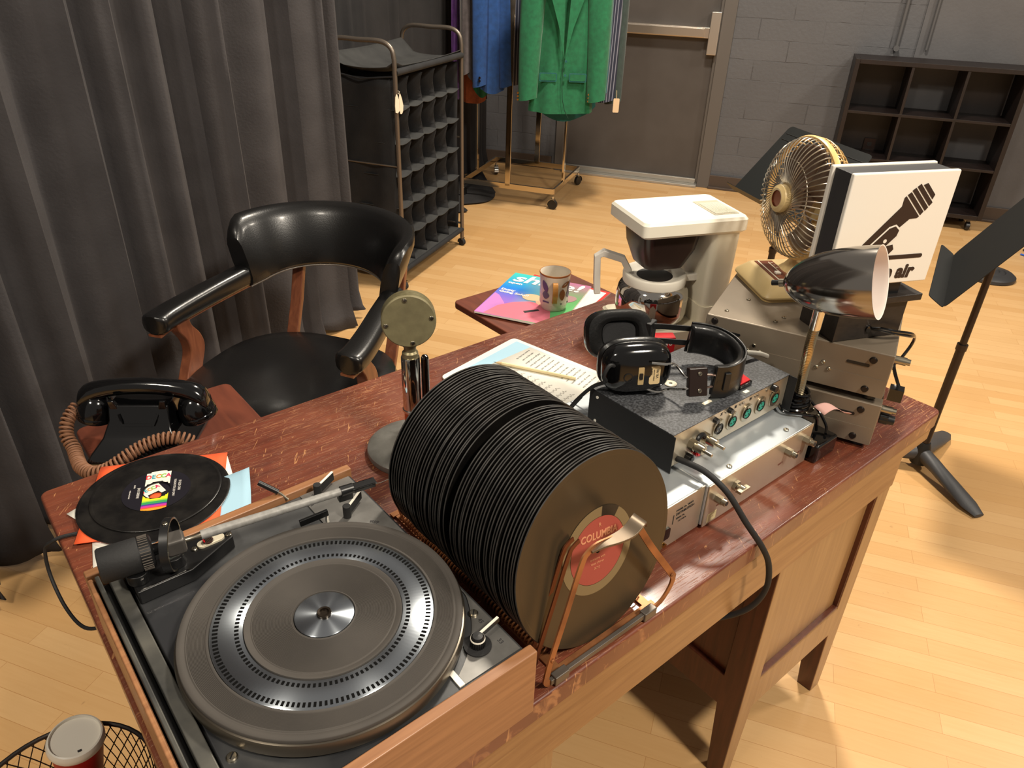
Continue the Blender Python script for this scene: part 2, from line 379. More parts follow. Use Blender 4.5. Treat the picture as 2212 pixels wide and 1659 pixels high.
# curtains: heavy velvet, sum of pleats
def curtain(name, p0, p1, h, amp, per, seed, m_, label, z0=.004, cat='curtain'):
    p0 = V((*p0, 0)); p1 = V((*p1, 0)); L = (p1 - p0).length; t = (p1 - p0) / L; n = V((-t.y, t.x, 0)); r_ = random.Random(seed)
    K = int(L / per) + 2; ph = [r_.uniform(-.35, .35) for _ in range(K + 2)]; am = [r_.uniform(.55, 1.25) for _ in range(K + 2)]
    def fold(x, z):
        q = x / per; i = int(q); f = q - i; f = f * f * (3 - 2 * f)
        pp = ph[i] * (1 - f) + ph[min(i + 1, K + 1)] * f; aa = am[i] * (1 - f) + am[min(i + 1, K + 1)] * f
        th = 2 * PI * (q + pp) + .25 * math.sin(z * 1.3 + i)
        s_ = math.sin(th)
        return amp * aa * (s_ + .22 * math.sin(2.7 * th + 1.1)) * (1.0 - .12 * z), .12 * amp * aa * math.sin(2 * th)
    def fn(u, v):
        z = z0 + (h - z0) * v ** 1.15; a, b = fold(u * L, z)
        fl = max(0, .12 - z) * .25
        zz = z + (0.02 * (1 + math.sin(u * L * 23 + seed)) * max(0, 1 - z / .12) if v == 0 else 0)
        return p0 + t * (u * L + b) + n * (a - fl) + V((0, 0, zz))
    mb = MB(); mb.grid(fn, int(L / .011), 34)
    if name == 'black_curtain': mb.grid(lambda u, v: V((2.55, 3.95, 0)).lerp(V((3.42, 4.45, 0)), u).lerp(V((2.60, 3.74, 0)).lerp(V((3.16, 3.93, 0)), u) + V((.05 * math.sin(9 * u), .04 * math.cos(13 * u), 0)), v) + V((0, 0, .012 + .022 * abs(math.sin(8 * u + 3 * v)) * (1 - v))), 24, 8)
    o = mb.build(name, m_, loc=p0 + t * L / 2, fixn=False, ang=80, solid=.004); return tag(o, label, cat)
curtain('velvet_curtain', (-1.75, 1.02), (1.45, 2.83), 3.3, .058, .155, 5, velv, 'dark grey velvet stage curtain hanging in deep folds behind the chair')
curtain('black_curtain', (1.34, 3.36), (3.55, 4.56), 3.3, .026, .16, 9, velv2, 'darker curtain hanging behind the fabric cubby rack, beside the block wall')

# ================================================================ desk
dk = thing('wooden_desk', 'old wooden pedestal desk with scratched red brown top, loaded with radio gear', 'desk', (.71, .755, 0))
X0, X1, Y0, Y1 = .027, 1.405, .385, 1.127
m = MB(); m.prism(rrect(X0, X1, Y0, Y1, .014), .7245, .76, 0); top = m.build('desktop', [DTOP], dk, bevel=.004)
# side faces of the slab show lighter edge
m = MB(); m.prism(rrect(X0 + .003, X1 - .003, Y0 + .003, Y1 - .003, .014), .694, .7243); m.build('edge_moulding', OAKX, dk, bevel=.005)
m = MB(); m.box(.055, 1.34, .402, .424, .600, .694); m.build('apron', OAKX, dk, bevel=.002)
def pedestal(x0, x1, y0, y1, name='pedestal'):
    zb, zt = .20, .693
    mb = MB(); t_ = .02; st = .045
    # recessed panels and frame rails on the two long ends
    for yy, s_ in ((y0, 1), (y1, -1)):
        a, b = (yy, yy + t_) if s_ > 0 else (yy - t_, yy)
        mb.box(x0 + st, x1 - st, a + .012 if s_ > 0 else a, b if s_ > 0 else b - .012, zb + .08, zt)
        mb.box(x0 + st, x1 - st, a, b, zb, zb + .085)
    for xx, s_ in ((x0, 1), (x1, -1)):
        a, b = (xx, xx + t_) if s_ > 0 else (xx - t_, xx)
        mb.box(a + .010 if s_ > 0 else a, b if s_ > 0 else b - .010, y0 + st, y1 - st, zb + .08, zt)
        mb.box(a, b, y0 + st, y1 - st, zb, zb + .085)
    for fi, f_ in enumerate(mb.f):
        ys_ = [mb.v[i].y for i in f_]; mb.m[fi] = 0 if max(ys_) < y0 + .03 else 1  # near faces get the lit tone, the rest the painted shade
    o = mb.build(name, [LITW, SHADEW], dk, bevel=.003)
    mb = MB(); mb.box(x1 - st - .008, x1 - st, y0 + .002, y0 + .0125, zb + .085, zt); mb.box(x0 + st, x1 - st, y0 + .001, y0 + .0125, zb + .085, zb + .092); mb.box(x0 + st, x0 + st + .004, y0 + .004, y0 + .0125, zb + .085, zt); mb.build('panel_shade_strip', SHADEW, dk, bevel=.001)  # dark strips stand in for the shade inside the panel recess
    for lx, sx in ((x0, 1), (x1, -1)):
        for ly, sy in ((y0, 1), (y1, -1)):
            mb = MB(); a = .05; b_ = .036; legm = [LITW, SHADEW]
            bx = lambda w_, z: [V((lx, ly, z)), V((lx + sx * w_, ly, z)), V((lx + sx * w_, ly + sy * w_, z)), V((lx, ly + sy * w_, z))]
            mb.loft([bx(b_, 0), bx(a, .2), bx(a, .693)])
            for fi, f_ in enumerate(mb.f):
                ys_ = [mb.v[i].y for i in f_]; mb.m[fi] = 0 if max(ys_) - min(ys_) < .004 and min(ys_) < y0 + .01 else 1  # leg's near face in the lit tone, other faces painted as shaded
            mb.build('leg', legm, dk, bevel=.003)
    return o
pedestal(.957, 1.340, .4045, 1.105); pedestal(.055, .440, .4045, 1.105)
for bx_, nm in (((1.0, 1.372, 1.12, 1.412), 0), ((.118, .402, 1.12, 1.356), 1)):
    m = MB(); m.prism(rrect(bx_[0], bx_[1], 1.00, bx_[3], .016), .697, .7145)
    lab = ['pull-out writing board under the magazines', 'pull-out writing board under the telephone'][nm]
    o = m.build('writing_board', wood_mat('board_mahogany', (112, 58, 40), (88, 44, 31), scale=(20, 3, 3)) if nm == 0 else bpy.data.materials['board_mahogany'], dk, bevel=.003); o['label'] = lab

# ================================================================ turntable
tt = thing('turntable', 'vintage turntable in a wooden plinth with strobe-marked platter and grey tonearm', 'turntable', (.2, .58, .76))
px0, px1, py0, py1 = .032, .372, .378, .786
m = MB(); w_ = .013
m.box(px0, px1, py0, py0 + w_, .762, .862); m.box(px0, px1, py1 - w_, py1, .762, .862); m.box(px0, px0 + .006, py0 + w_, py1 - w_, .762, .858)
m.box(px1 - .005, px1, py0 + w_, py1 - w_, .762, .84)
pl = m.build('plinth', PLINTH, tt, bevel=.002)
m = MB(); m.box(px0 + .036, px1 - .004, py0 + w_ + .001, py1 - w_ - .001, .80, .853)
m.build('deck', deckm, tt, bevel=.003)
m = MB()
m.box(px0 + .008, px0 + .013, py0 + w_, py1 - w_ - .004, .80, .862, 1); m.box(px0 + .013, px0 + .020, py0 + w_, py1 - w_ - .004, .80, .845, 0)
m.box(px0 + .020, px0 + .034, py0 + w_, py1 - w_ - .004, .80, .860, 1)
m.build('hinge_rail', [blkmatte, mat('worn_rail', (74, 74, 72), .45, .5, noise=(14, .4, .7), col2=(112, 110, 102))], tt, bevel=.0015)
C0 = V((.215, .546, 0))
# silver control strip on the front side, cut around the platter
def strip_poly():
    pts = []
    x1_ = px1 - .008; ya, yb = py0 + w_ + .006, py1 - w_ - .004
    rr = .158; out = []
    for i in range(41):
        a = -68 + 136 * i / 40; out.append((C0.x + rr * math.cos(R(a)), C0.y + rr * math.sin(R(a))))
    left = [(x, y) for x, y in out if ya <= y <= yb]
    return [(left[0][0], ya), (x1_, ya), (x1_, yb), (left[-1][0], yb)] + left[::-1], x1_
poly, x1_ = strip_poly()
# triangulate as quads column by column
m = MB(); yy = [py0 + w_ + .006 + i * (py1 - py0 - 2 * w_ - .01) / 60 for i in range(61)]
def xl(y):
    dy = y - C0.y
    return max(.292, C0.x + math.sqrt(max(.157 ** 2 - dy * dy, 0))) if abs(dy) < .157 else .292
for i in range(60):
    y_a, y_b = yy[i], yy[i + 1]; xa, xb = min(xl(y_a), x1_ - .001), min(xl(y_b), x1_ - .001)
    m.add([(xa, y_a, .8535), (x1_, y_a, .8535), (x1_, y_b, .8535), (xb, y_b, .8535), (xa, y_a, .8545), (x1_, y_a, .8545), (x1_, y_b, .8545), (xb, y_b, .8545)],
          [(0, 3, 2, 1), (4, 5, 6, 7), (0, 1, 5, 4), (2, 3, 7, 6), (1, 2, 6, 5), (3, 0, 4, 7)])
m.build('control_plate', silverp, tt)
m = MB(); m.box(.285, .2915, .397, .432, .8535, .8552); m.build('plate_edge_stripe', white, tt)
# platter
def ring(prof, n=120): 
    mb = MB(); mb.lathe(prof, n, Matrix.Translation(C0)); return mb
m = ring([(.146, .856), (.150, .858), (.1505, .869), (.149, .8725), (.146, .8735), (.10, .8735), (0.0001, .8735)]); pt = m.build('platter', mat('platter_rim_metal', (120, 112, 100), .3, .9, aniso=.6), tt)
prof = [(.1475, .8737)]; prof += [(.1473, .8768), (.1465, .8778), (.1405, .8778), (.140, .8770), (.1385, .8770), (.138, .8778)]
r_ = .1375
while r_ > .1205: prof += [(r_, .8778), (r_ - .0006, .8771)]; r_ -= .0012
prof += [(.1195, .8778), (.1185, .8785), (.1170, .8785), (.1160, .8745), (.0825, .8745), (.0820, .8785), (.0800, .8785), (.0792, .8778), (.0765, .8778), (.076, .8770), (.0750, .8770), (.0745, .8778)]
r_ = .0742
while r_ > .034: prof += [(r_, .8778), (r_ - .0006, .8771)]; r_ -= .0012
prof += [(.0325, .8778), (.0315, .8740), (.0001, .8740)]
m = ring(prof, 144); m.build('rubber_mat', rubber, pt, ang=60)
m = ring([(.1158, .8748), (.1158, .8768), (.1150, .8773), (.0838, .8773), (.0828, .8768), (.0828, .8748)], 144); so = m.build('strobe_ring', [alu], pt)
m = MB()
for n_, ra, rb in ((136, .1075, .1130), (108, .0868, .0912)):
    for i in range(n_):
        a = 2 * PI * i / n_; da = 2 * PI / n_ * .26
        m.add([C0 + V((r_ * math.cos(t_), r_ * math.sin(t_), .8775)) for r_, t_ in ((ra, a - da), (rb, a - da), (rb, a + da), (ra, a + da))], [(0, 1, 2, 3)])
m.build('strobe_marks', mat('strobe_black', (6, 6, 6), .7, spec=.1), so)
m = ring([(.0312, .8742), (.0312, .8776), (.0300, .8782), (.0080, .8782), (.0072, .8770), (.0001, .8770)], 72); hb = m.build('hub_plate', alu, pt)
m = ring([(.0078, .8772), (.0078, .8805), (.0070, .8815), (.0050, .8812), (.0046, .8790), (.0001, .8790)], 32); m.build('spindle', mat('dark_spindle', (60, 52, 44), .3, .8), pt)
# deck screws and knob
def screw(c, r, parent, name='screw', mt=nickel, ax=(0, 0, 1)):
    mb = MB(); A = frame(c, V(ax).orthogonal(), z=ax)
    mb.lathe([(r, 0), (r, r * .35), (r * .8, r * .55), (.00005, r * .6)], 20, A)
    mb.box(-r * .7, r * .7, -r * .12, r * .12, r * .5, r * .64, 1, A); return mb.build(name, [mt, blk], parent)
for c in ((.353, .465, .8545), (.079, .466, .853), (.078, .76, .853)): screw(c, .0052, tt)
m = MB(); m.lathe([(.015, .8545), (.015, .8565), (.0001, .8568)], 32, Matrix.Translation((.330, .427, 0))); kn = m.build('speed_knob', blkmatte, tt)
m = MB(); m.lathe([(.0078, .8568), (.0074, .868), (.0055, .8705), (.0001, .8708)], 28, Matrix.Translation((.330, .427, 0)))
for i in range(20):
    a = 2 * PI * i / 20; m.cyl((.33 + .0078 * math.cos(a), .427 + .0078 * math.sin(a), .857), (.33 + .0074 * math.cos(a), .427 + .0074 * math.sin(a), .866), .0008, n=5)
m.build('knob_grip', blk, kn)
m = MB(); m.cyl((.33, .427, .866), (.33, .427, .8675), .0082, .0078); m.build('knob_band', white, kn)
m = MB(); m.strap([(.334, .430, .8640), (.364, .4345, .866)], (0, 0, 1), .006, .0035); m.build('speed_lever', blk, kn, bevel=.0006)
m = MB(); m.strap([(.336, .4305, .8675), (.363, .4345, .8695)], (0, 1, 0), .0030, .0008); m.build('lever_stripe', white, kn)
for ty, s_ in ((.417, '33'), (.452, '45')): text('speed_marking', s_, .007, frame((.353, ty, .8547), (0, -1, 0), z=(0, 0, 1)), ink, tt)
# tonearm board
m = MB(); m.prism([(.070, .702), (.130, .702), (.188, .728), (.190, .757), (.070, .757)], .853, .872); ab = m.build('tonearm_base', blk, tt, bevel=.002)
m = MB(); m.strap([(.074, .7035, .8726), (.128, .7035, .8726)], (0, 1, 0), .0012, .0006); m.build('base_trim', chrome, ab)
m = MB(); m.prism(rrect(.147, .179, .728, .740, .006), .872, .8745); m.build('antiskate_plate', cream, ab)
m = MB(); m.cyl((.160, .734, .8745), (.160, .734, .8765), .0058, n=28, mi=0)
for i in range(6): m.box(.1555 + i * .0016, .1562 + i * .0016, .7295, .7385, .8765, .8774, 1)
m.box(.1545, .1562, .7310, .7370, .8765, .8776, 2); m.build('antiskate_dial', [mat('dial_brown', (70, 40, 34), .4), nickel, red], ab)
for c in ((.143, .733, .872), (.184, .733, .872)): screw(c, .0035, ab)
m = MB(); m.cyl((.078, .722, .872), (.078, .722, .885), .012); m.cyl((.118, .724, .872), (.118, .724, .884), .013, .010); m.box(.11, .126, .716, .732, .872, .889)
m.build('arm_support', blk, ab, bevel=.001)
AX = V((1, -.16, .0)).normalized(); Pv = V((.118, .724, .900))
def ap(t_): return Pv + AX * t_
m = MB(); m.lathe([(.0001, -.073), (.0185, -.073), (.0200, -.071), (.0200, -.034), (.0190, -.032), (.0001, -.032)], 40, frame(Pv, (0, 0, 1), z=AX)); m.build('counterweight', blkmatte, tt)
m = MB(); m.lathe([(.0135, -.032), (.0190, -.032), (.0190, -.020), (.0160, -.018), (.012, -.018)], 48, frame(Pv, (0, 0, 1), z=AX), 0)
for i in range(36):
    a = 2 * PI * i / 36; F = frame(Pv, (0, 0, 1), z=AX)
    m.tube([F @ V((.0193 * math.cos(a), .0193 * math.sin(a), -.031)), F @ V((.0193 * math.cos(a), .0193 * math.sin(a), -.021))], .0006, 5, mi=1)
m.build('weight_dial', [blk, mat('dull_grey_metal', (120, 112, 104), .4, .6)], tt)
m = MB(); m.cyl(ap(-.03), ap(.004), .007, .006); m.build('arm_shaft', blk, tt)
# gimbal ring round the pivot
F = frame(Pv, (0, 0, 1), z=AX.cross(V((0, 0, 1))) * .35 + AX)
m = MB(); pr = []
for a, b in ((.0285, -.0045), (.0308, -.0045), (.0308, .0045), (.0285, .0045), (.0285, -.0045)): pr.append((a, b))
m.lathe(pr, 56, F); gr = m.build('gimbal_ring', blk, tt)
m = MB(); m.lathe([(.0286, .0046), (.0296, .0052), (.0306, .0046)], 56, F); m.build('ring_edge', nickel, gr)
screw(F @ V((.0308, 0, 0)), .0030, gr, ax=(0, 0, 1))
m = MB(); m.box(-.011, .011, -.011, .011, -.012, .010, 0, frame(ap(.006), (0, 0, 1), z=AX)); m.build('pivot_block', mat('grey_pivot', (92, 88, 84), .4, .4), tt, bevel=.004)
m = MB(); m.tube([ap(.012), ap(.020), ap(.026), ap(.034)], [.0038, .0034, .0030, .0045], 12); m.build('arm_collar', nickel, tt)
m = MB(); m.cyl(ap(.033), ap(.208), .0056, .0050, 20); m.build('arm_tube', mat('grey_hammered_paint', (134, 132, 128), .5, .1, noise=(160, .35, .7), col2=(156, 154, 150), bump=(200, .0002)), tt)
m = MB(); m.cyl(ap(.200), ap(.216), .0068, .0066); m.box(-.0045, .0045, -.009, .004, .196, .214, 0, frame(Pv, (0, 1, 0), z=AX) @ Matrix.Translation((0, -.004, 0))); hc = m.build('head_collar', blk, tt)
H = frame(ap(.216), AX, z=(0, 0, 1))
m = MB(); m.box(-.002, .030, -.0065, .0065, -.0005, .0020, 0, H); m.box(0, .028, -.0065, -.0050, -.004, .0020, 0, H); m.box(0, .028, .0050, .0065, -.004, .002, 0, H)
m.tube([H @ V((.026, -.005, 0)), H @ V((.034, -.009, .002)), H @ V((.044, -.012, .006))], .0007, 6, mi=1); m.build('headshell', [blk, steelg], tt, bevel=.0006)
for a, b, nm in (((.312, .756), (.342, .770), 'start_lever'), ((.322, .694), (.352, .712), 'arm_rest_lever')):
    a = V((*a, .855)); b = V((*b, .855)); m = MB(); m.cyl(a, a + V((0, 0, .018)), .0052, n=24); m.strap([a + V((.003, 0, .009)), b + V((0, 0, .010))], (0, 0, 1), .013, .0035)
    o = m.build(nm, blkmatte, tt, bevel=.0008)
    m = MB(); m.strap([a + V((.004, .001, .0158)), b + V((0, 0, .0168))], (0, 1, 0), .0034, .0005); m.build('lever_stripe', white, o)
m = MB(); m.strap([(.262, .704, .868), (.298, .698, .872)], (0, 0, 1), .009, .004); m.cyl((.296, .699, .854), (.296, .699, .868), .0022, mi=1); m.build('arm_lift_bar', [blk, chrome], tt, bevel=.0006)
m = MB(); m.tube([(.276, .770, .856), (.270, .778, .864), (.262, .786, .870)], .0018, 8, mi=0); m.cyl((.268, .780, .866), (.250, .797, .880), .0036, n=14, mi=1); m.build('cue_lever', [nickel, blk], tt)
for p_, s_ in (((.306, .760), 'II'), ((.296, .742), 'V'), ((.345, .665), 'stop'), ((.350, .735), '45')): text('deck_marking', s_, .007, frame((*p_, .8547), (.7, -.7, 0), z=(0, 0, 1)), ink, tt)
# ================================================================ 45 rpm singles and paper sleeves at the left end of the desk
DZ = .7602
def sheet(name, c, a, w_, h_, z, m_, label, cat='record sleeve', group=None, th=.0007, crn=0):
    mb = MB(); F = rz((c[0], c[1], z), R(a)); n = 12
    def fn(u, v):
        x = (u - .5) * w_; y = (v - .5) * h_; lift = crn * max(0, (u + v - 1.62)) ** 1.3
        return F @ V((x, y, th / 2 + lift))
    mb.grid(fn, n, n); o = mb.build(name, m_, loc=(c[0], c[1], z), solid=th); return tag(o, label, cat, group)
sheet('paper_sleeve', (.168, .976), -13, .200, .190, DZ + .0002, paper, 'white paper record sleeve, lowest of the pile, its corner nearest the tonearm tip')
sheet('paper_sleeve', (.151, .998), 20, .160, .160, DZ + .0014, paper, 'white paper sleeve peeping out at the left edge of the single pile')
sheet('paper_sleeve', (.202, .942), -22, .150, .130, DZ + .0026, lblue, 'pale blue paper sleeve with a lifted crumpled corner beside the orange sleeve', crn=.05)
os_ = sheet('record_sleeve', (.165, 1.009), -25, .190, .180, DZ + .0042, orange, 'bright orange paper sleeve lying flat under the two black singles')
LBL = mat('label_black', (24, 22, 30), .4)
def single(c, z, a, label, ro=.0888, ri=.0190):
    t_ = thing('vinyl_single', label, 'record', (c[0], c[1], z), R(a))
    mb = MB(); M0 = Matrix.Translation((c[0], c[1], z))
    pr = [(ri, 0), (ro - .0008, 0), (ro, .0006), (ro - .0008, .0013), (ro - .004, .0010)]; r_ = ro - .0045
    while r_ > .056: pr += [(r_, .0010), (r_ - .0007, .00082)]; r_ -= .0014
    pr += [(.052, .0009), (.0480, .0009), (.0462, .0015), (ri, .0015), (ri, 0)]
    mb.lathe(pr, 96, M0); mb.build('disc', vinyl, t_, ang=60); return t_
s1 = single((.1615, 1.006), DZ + .0056, 0, 'larger black vinyl record, lower of the two on the orange sleeve', .107, .009)
s2 = single((.167, 1.014), DZ + .0074, 0, 'black vinyl single with rainbow-striped DECCA label, on top of the pile', .0925)
# label of the top single, with its big hole
LC = V((.1665, 1.0145, DZ + .0074 + .0016)); LA = R(-23)     # label's reading direction
LX = V((math.cos(LA), math.sin(LA), 0)); LF = frame(LC, LX, z=(0, 0, 1)) @ Matrix.Diagonal((1.07, 1.07, 1, 1))
m = MB(); m.lathe([(.0192, 0), (.0452, 0)], 72, LF); lb = m.build('label', LBL, s2, fixn=False)
bandcols = [(0.046, .020, (236, 230, 214)), (.020, -.004, (236, 230, 214)), (-.004, -.0225, (232, 222, 40)), (-.0225, -.0255, (150, 196, 60)), (-.0255, -.0305, (52, 150, 84)), (-.0305, -.0335, (70, 60, 140)), (-.0335, -.0375, (190, 50, 150)), (-.0375, -.040, (226, 70, 60)), (-.040, -.046, (240, 150, 40))]
def clipband(y1, y0, w_=.0165, ro=.0452, ri=.0192, z=.0002):
    """strips across the label band, cut by outer rim and centre hole"""
    mb = MB(); N = 24
    for k in range(6):
        ya = y0 + (y1 - y0) * k / 6; yb = y0 + (y1 - y0) * (k + 1) / 6
        for i in range(N):
            xa = -w_ + 2 * w_ * i / N; xb = xa + 2 * w_ / N; xm = (xa + xb) / 2; ym = (ya + yb) / 2
            q = []
            if math.hypot(xm, ym) < ri or math.hypot(xm, ym) > ro: continue
            for x, y in ((xa, ya), (xb, ya), (xb, yb), (xa, yb)):
                d = math.hypot(x, y)
                if d > ro: x, y = x * ro / d, y * ro / d
                if d < ri and d > 1e-5: x, y = x * ri / d, y * ri / d
                q.append((x, y, z))
            mb.add([LF @ V(p) for p in q], [(0, 1, 2, 3)])
    return mb
mm = MB(); mats = []
for i, (a, b, c) in enumerate(bandcols):
    k = clipband(a, b); mm.add([tuple(p) for p in k.v], k.f, i); mats.append(mat('label_band_%s' % ['cream', 'cream', 'yellow', 'lime', 'green', 'indigo', 'magenta', 'red', 'amber'][i], c, .45))
mm.build('label_band', mats, lb, fixn=False)
def word(s_, cols, y, size, parent, F, gap=.0085):
    for i, ch in enumerate(s_):
        text('lettering', ch, size, F @ Matrix.Translation(((i - (len(s_) - 1) / 2) * gap * .82, y, .0004)), mat('ink_%s' % cols[i][0], cols[i][1], .5), parent, off=.0003, sx=.85)
DC = [('red', (214, 50, 60)), ('teal', (40, 150, 165)), ('ochre', (226, 130, 50)), ('green', (120, 180, 60)), ('crimson', (205, 40, 90))]
word('DECCA', DC, .0315, .0125, lb, LF, .0080)
for s_, x, y, sz in (('IF GOD CAN', .030, .004, .0050), ('FORGIVE YOU, SO CAN I', .0235, 0, .0044), ('JACK GREENE', -.0235, -.002, .0048), ('45 RPM', -.030, .014, .003), ('written and produced', -.0345, -.003, .0026)):
    text('lettering', s_, sz, LF @ rz((x, y, .0004), R(-90)), mat('ink_pale', (200, 196, 190), .5), lb, sx=.8, off=.00005)
# what shows through the hole: label of the lower single
L2 = frame(V((.1620, 1.0030, DZ + .0056 + .0016)), V((math.cos(R(8)), math.sin(R(8)), 0)), z=(0, 0, 1))
m = MB(); m.lathe([(.0092, 0), (.0452, 0)], 64, L2); lb2 = m.build('label', LBL, s1, fixn=False)
LF_keep, LF = LF, L2
k = clipband(.046, .002, w_=.0165, ri=.0095); k.build('label_band', MATS['label_band_cream'], lb2, fixn=False); LF = LF_keep
word('DECCA', DC, .0205, .0105, lb2, L2, .0070)

# ================================================================ wire rack with 78 rpm discs
rk = thing('record_rack', 'folding bronze strap record rack with coiled spring dividers, full of black discs', 'record rack', (.51, .55, .76))
XL, XR = .430, .590
m = MB()
for x in (XL, XR):
    pts = []; y = .425
    while y < .735:
        ph = 2 * PI * (y - .425) / .0062; pts.append((x + .0085 * math.cos(ph), y, .7735 + .0085 * math.sin(ph))); y += .0062 / 10
    m.tube(pts, .0013, 5)
m.build('spring_coil', copper, rk)
m = MB()
for x in (XL, XR): m.strap([(x, .40, .7625), (x, .760, .7625)], (1, 0, 0), .012, .0025)
for y in (.402, .755): m.strap([(XL - .01, y, .7628), (XR + .01, y, .7628)], (0, 1, 0), .010, .003)
m.build('base_rail', copper, rk)
yf = .392
m = MB(); m.strap([(.408, yf, .7690), (.588, yf, .7690)], (0, 0, 1), .008, .006); m.build('front_bar', steelg, rk, bevel=.001)
for x in (.424, .577): m = MB(); m.strap([(x - .011, yf, .7685), (x + .011, yf, .7685)], (0, 0, 1), .0135, .011); m.build('bar_clip', steelg, rk, bevel=.0015)
def hoop(y0, dy, zk=1.0, hand=True):
    L = [(.424, y0, .770), (.411, y0, .766), (.402, y0, .774), (.401, y0 - .002, .790), (.407, y0, .806), (.431, y0 + dy * .4, .866), (.452, y0 + dy * .8, .918 * zk), (.461, y0 + dy * .9, .929 * zk)]
    L += [(.475, y0 + dy * .9, .933 * zk), (.500, y0 + dy * .8, .931 * zk), (.522, y0 + dy, .931 * zk), (.536, y0 + dy, .931 * zk), (.545, y0 + dy, .922 * zk), (.570, y0 + dy * .6, .880), (.612, y0, .816), (.618, y0, .806), (.616, y0, .792), (.604, y0, .776), (.588, y0, .770), (.577, y0, .769)]
    return L
m = MB(); m.strap(smooth(hoop(yf, .012), 4), (0, 1, 0), .0022, .0088); m.build('folding_handle', copper, rk)
m = MB(); gp = smooth([(.466, yf + .011, .929), (.480, yf + .008, .933), (.498, yf + .004, .934), (.516, yf + .002, .936), (.532, yf + .004, .941), (.543, yf + .009, .937), (.548, yf + .012, .927)], 6); NG_ = len(gp) - 1
m.loft([[p + V((0, 0, 0)) + V((dx * .0022, 0, 0)) + V((0, dy * (.003 + .007 * math.sin(min(1, (i / NG_) * 1.25) * PI * .55)), dz * .0016)) for dx, dy, dz in ((0, -1, -1), (0, 1, -1), (0, 1, 1), (0, -1, 1))] for i, p in enumerate(gp)]); m.build('handle_grip', mat('worn_steel_grip', (112, 98, 82), .42, .7), rk, bevel=.001)
for dy, sh in ((.021, .008), (.030, .014)):
    m = MB(); P = [(x, y + dy, z - sh * .6) for x, y, z in smooth(hoop(yf, .012), 3)[9:24]]; m.strap(P, (0, 1, 0), .0018, .0065)
    m.strap([P[0], (P[0][0] - .014, yf + dy, .768)], (0, 1, 0), .0018, .0065); m.build('inner_strap', mat('oxidised_copper', (104, 58, 36), .4, .8), rk)
for x, z in ((.4085, .806), (.612, .814)): screw((x, yf - .0014, z), .0026, rk, name='rivet', mt=copper, ax=(0, -1, 0))
# back frame
m = MB(); m.strap(smooth([(XL, .742, .764), (XL, .748, .80), (.47, .756, .86), (.545, .756, .86), (XR, .748, .80), (XR, .742, .764)], 5), (0, 1, 0), .007, .0018); m.build('back_strap', copper, rk)
def disc78(loc, lean, yaw, label, group=None, front=False):
    t_ = bpy.data.objects.new('shellac_record', None)
    COL.objects.link(t_); t_.empty_display_size = .05
    M = Matrix.Translation(V(loc)) @ Matrix.Rotation(yaw, 4, 'Z') @ Matrix.Rotation(-lean, 4, 'X'); t_.matrix_world = M; PM[t_] = M; tag(t_, label, 'record', group); return t_
RR = .1265
def disc_mesh(t_, name='disc', grooves=True):
    M = PM[t_] @ Matrix.Translation((0, 0, RR)) @ Matrix.Rotation(R(90), 4, 'X')
    pr = [(.0036, -.0011), (RR - .0008, -.0011), (RR, 0), (RR - .0008, .0011), (RR - .006, .0009)]
    r_ = RR - .0065
    if grooves:
        while r_ > .054: pr += [(r_, .0009), (r_ - .0008, .0007)]; r_ -= .0016
    pr += [(.052, .0009), (.0385, .0009), (.038, .0012), (.0036, .0012), (.0036, -.0011)]
    mb = MB(); mb.lathe(pr, 96, M); n_ = 96
    for i in range(n_, 3 * n_): mb.m[i] = 1
    return mb.build(name, [bpy.data.materials['disc_front'] if t_.get('label', '').startswith('front') else shellac, rim_hi], t_, ang=30)
mf = mat('disc_front', (88, 74, 54), .30, .55, noise=(3, .3, .7), col2=(66, 58, 46), aniso=.8)  # brown tone paints the floor's reflection onto the black front disc
LBR = mat('label_red', (156, 68, 58), .55); PAPW = mat('gold_print', (206, 140, 104), .5)
CX = .510
f0 = disc78((CX, .409, .7605), R(10), 0, 'front-most shellac record in the wire rack, with red COLUMBIA label and worn pale ring')
disc_mesh(f0)
M = PM[f0] @ Matrix.Translation((0, 0, RR)) @ Matrix.Rotation(R(90), 4, 'X') @ Matrix.Rotation(R(-8), 4, 'Z')
m = MB(); m.lathe([(.0036, .00135), (.0445, .00135)], 60, M); fl = m.build('label', LBR, f0, fixn=False)
text('lettering', 'COLUMBIA', .0135, M @ Matrix.Translation((0, .021, .0016)), PAPW, fl, off=.0003, sx=.9)
for s_, y, sz in (('78 RPM', .007, .004), ('orchestra with', -.010, .0042), ('vocal chorus', -.016, .0042), ('36712', -.023, .004), ('R', .034, .007)): text('lettering', s_, sz, M @ Matrix.Translation((0, y, .0016)), PAPW, fl)
m = MB(); m.lathe([(.0450, .00132), (.0575, .00132)], 60, M); m.build('run_out_ring', mat('run_out_tan', (122, 104, 72), .5), f0, fixn=False)
m = MB(); n = 14
for i in range(n):
    a0 = R(58 + 30 * i / n); a1 = R(58 + 30 * (i + 1) / n); m.add([M @ V((r_ * math.cos(a), r_ * math.sin(a), .0015)) for r_, a in ((.0450, a0), (.0580, a0), (.0580, a1), (.0450, a1))], [(0, 1, 2, 3)])
m.build('dark_patch', blk, f0, fixn=False)
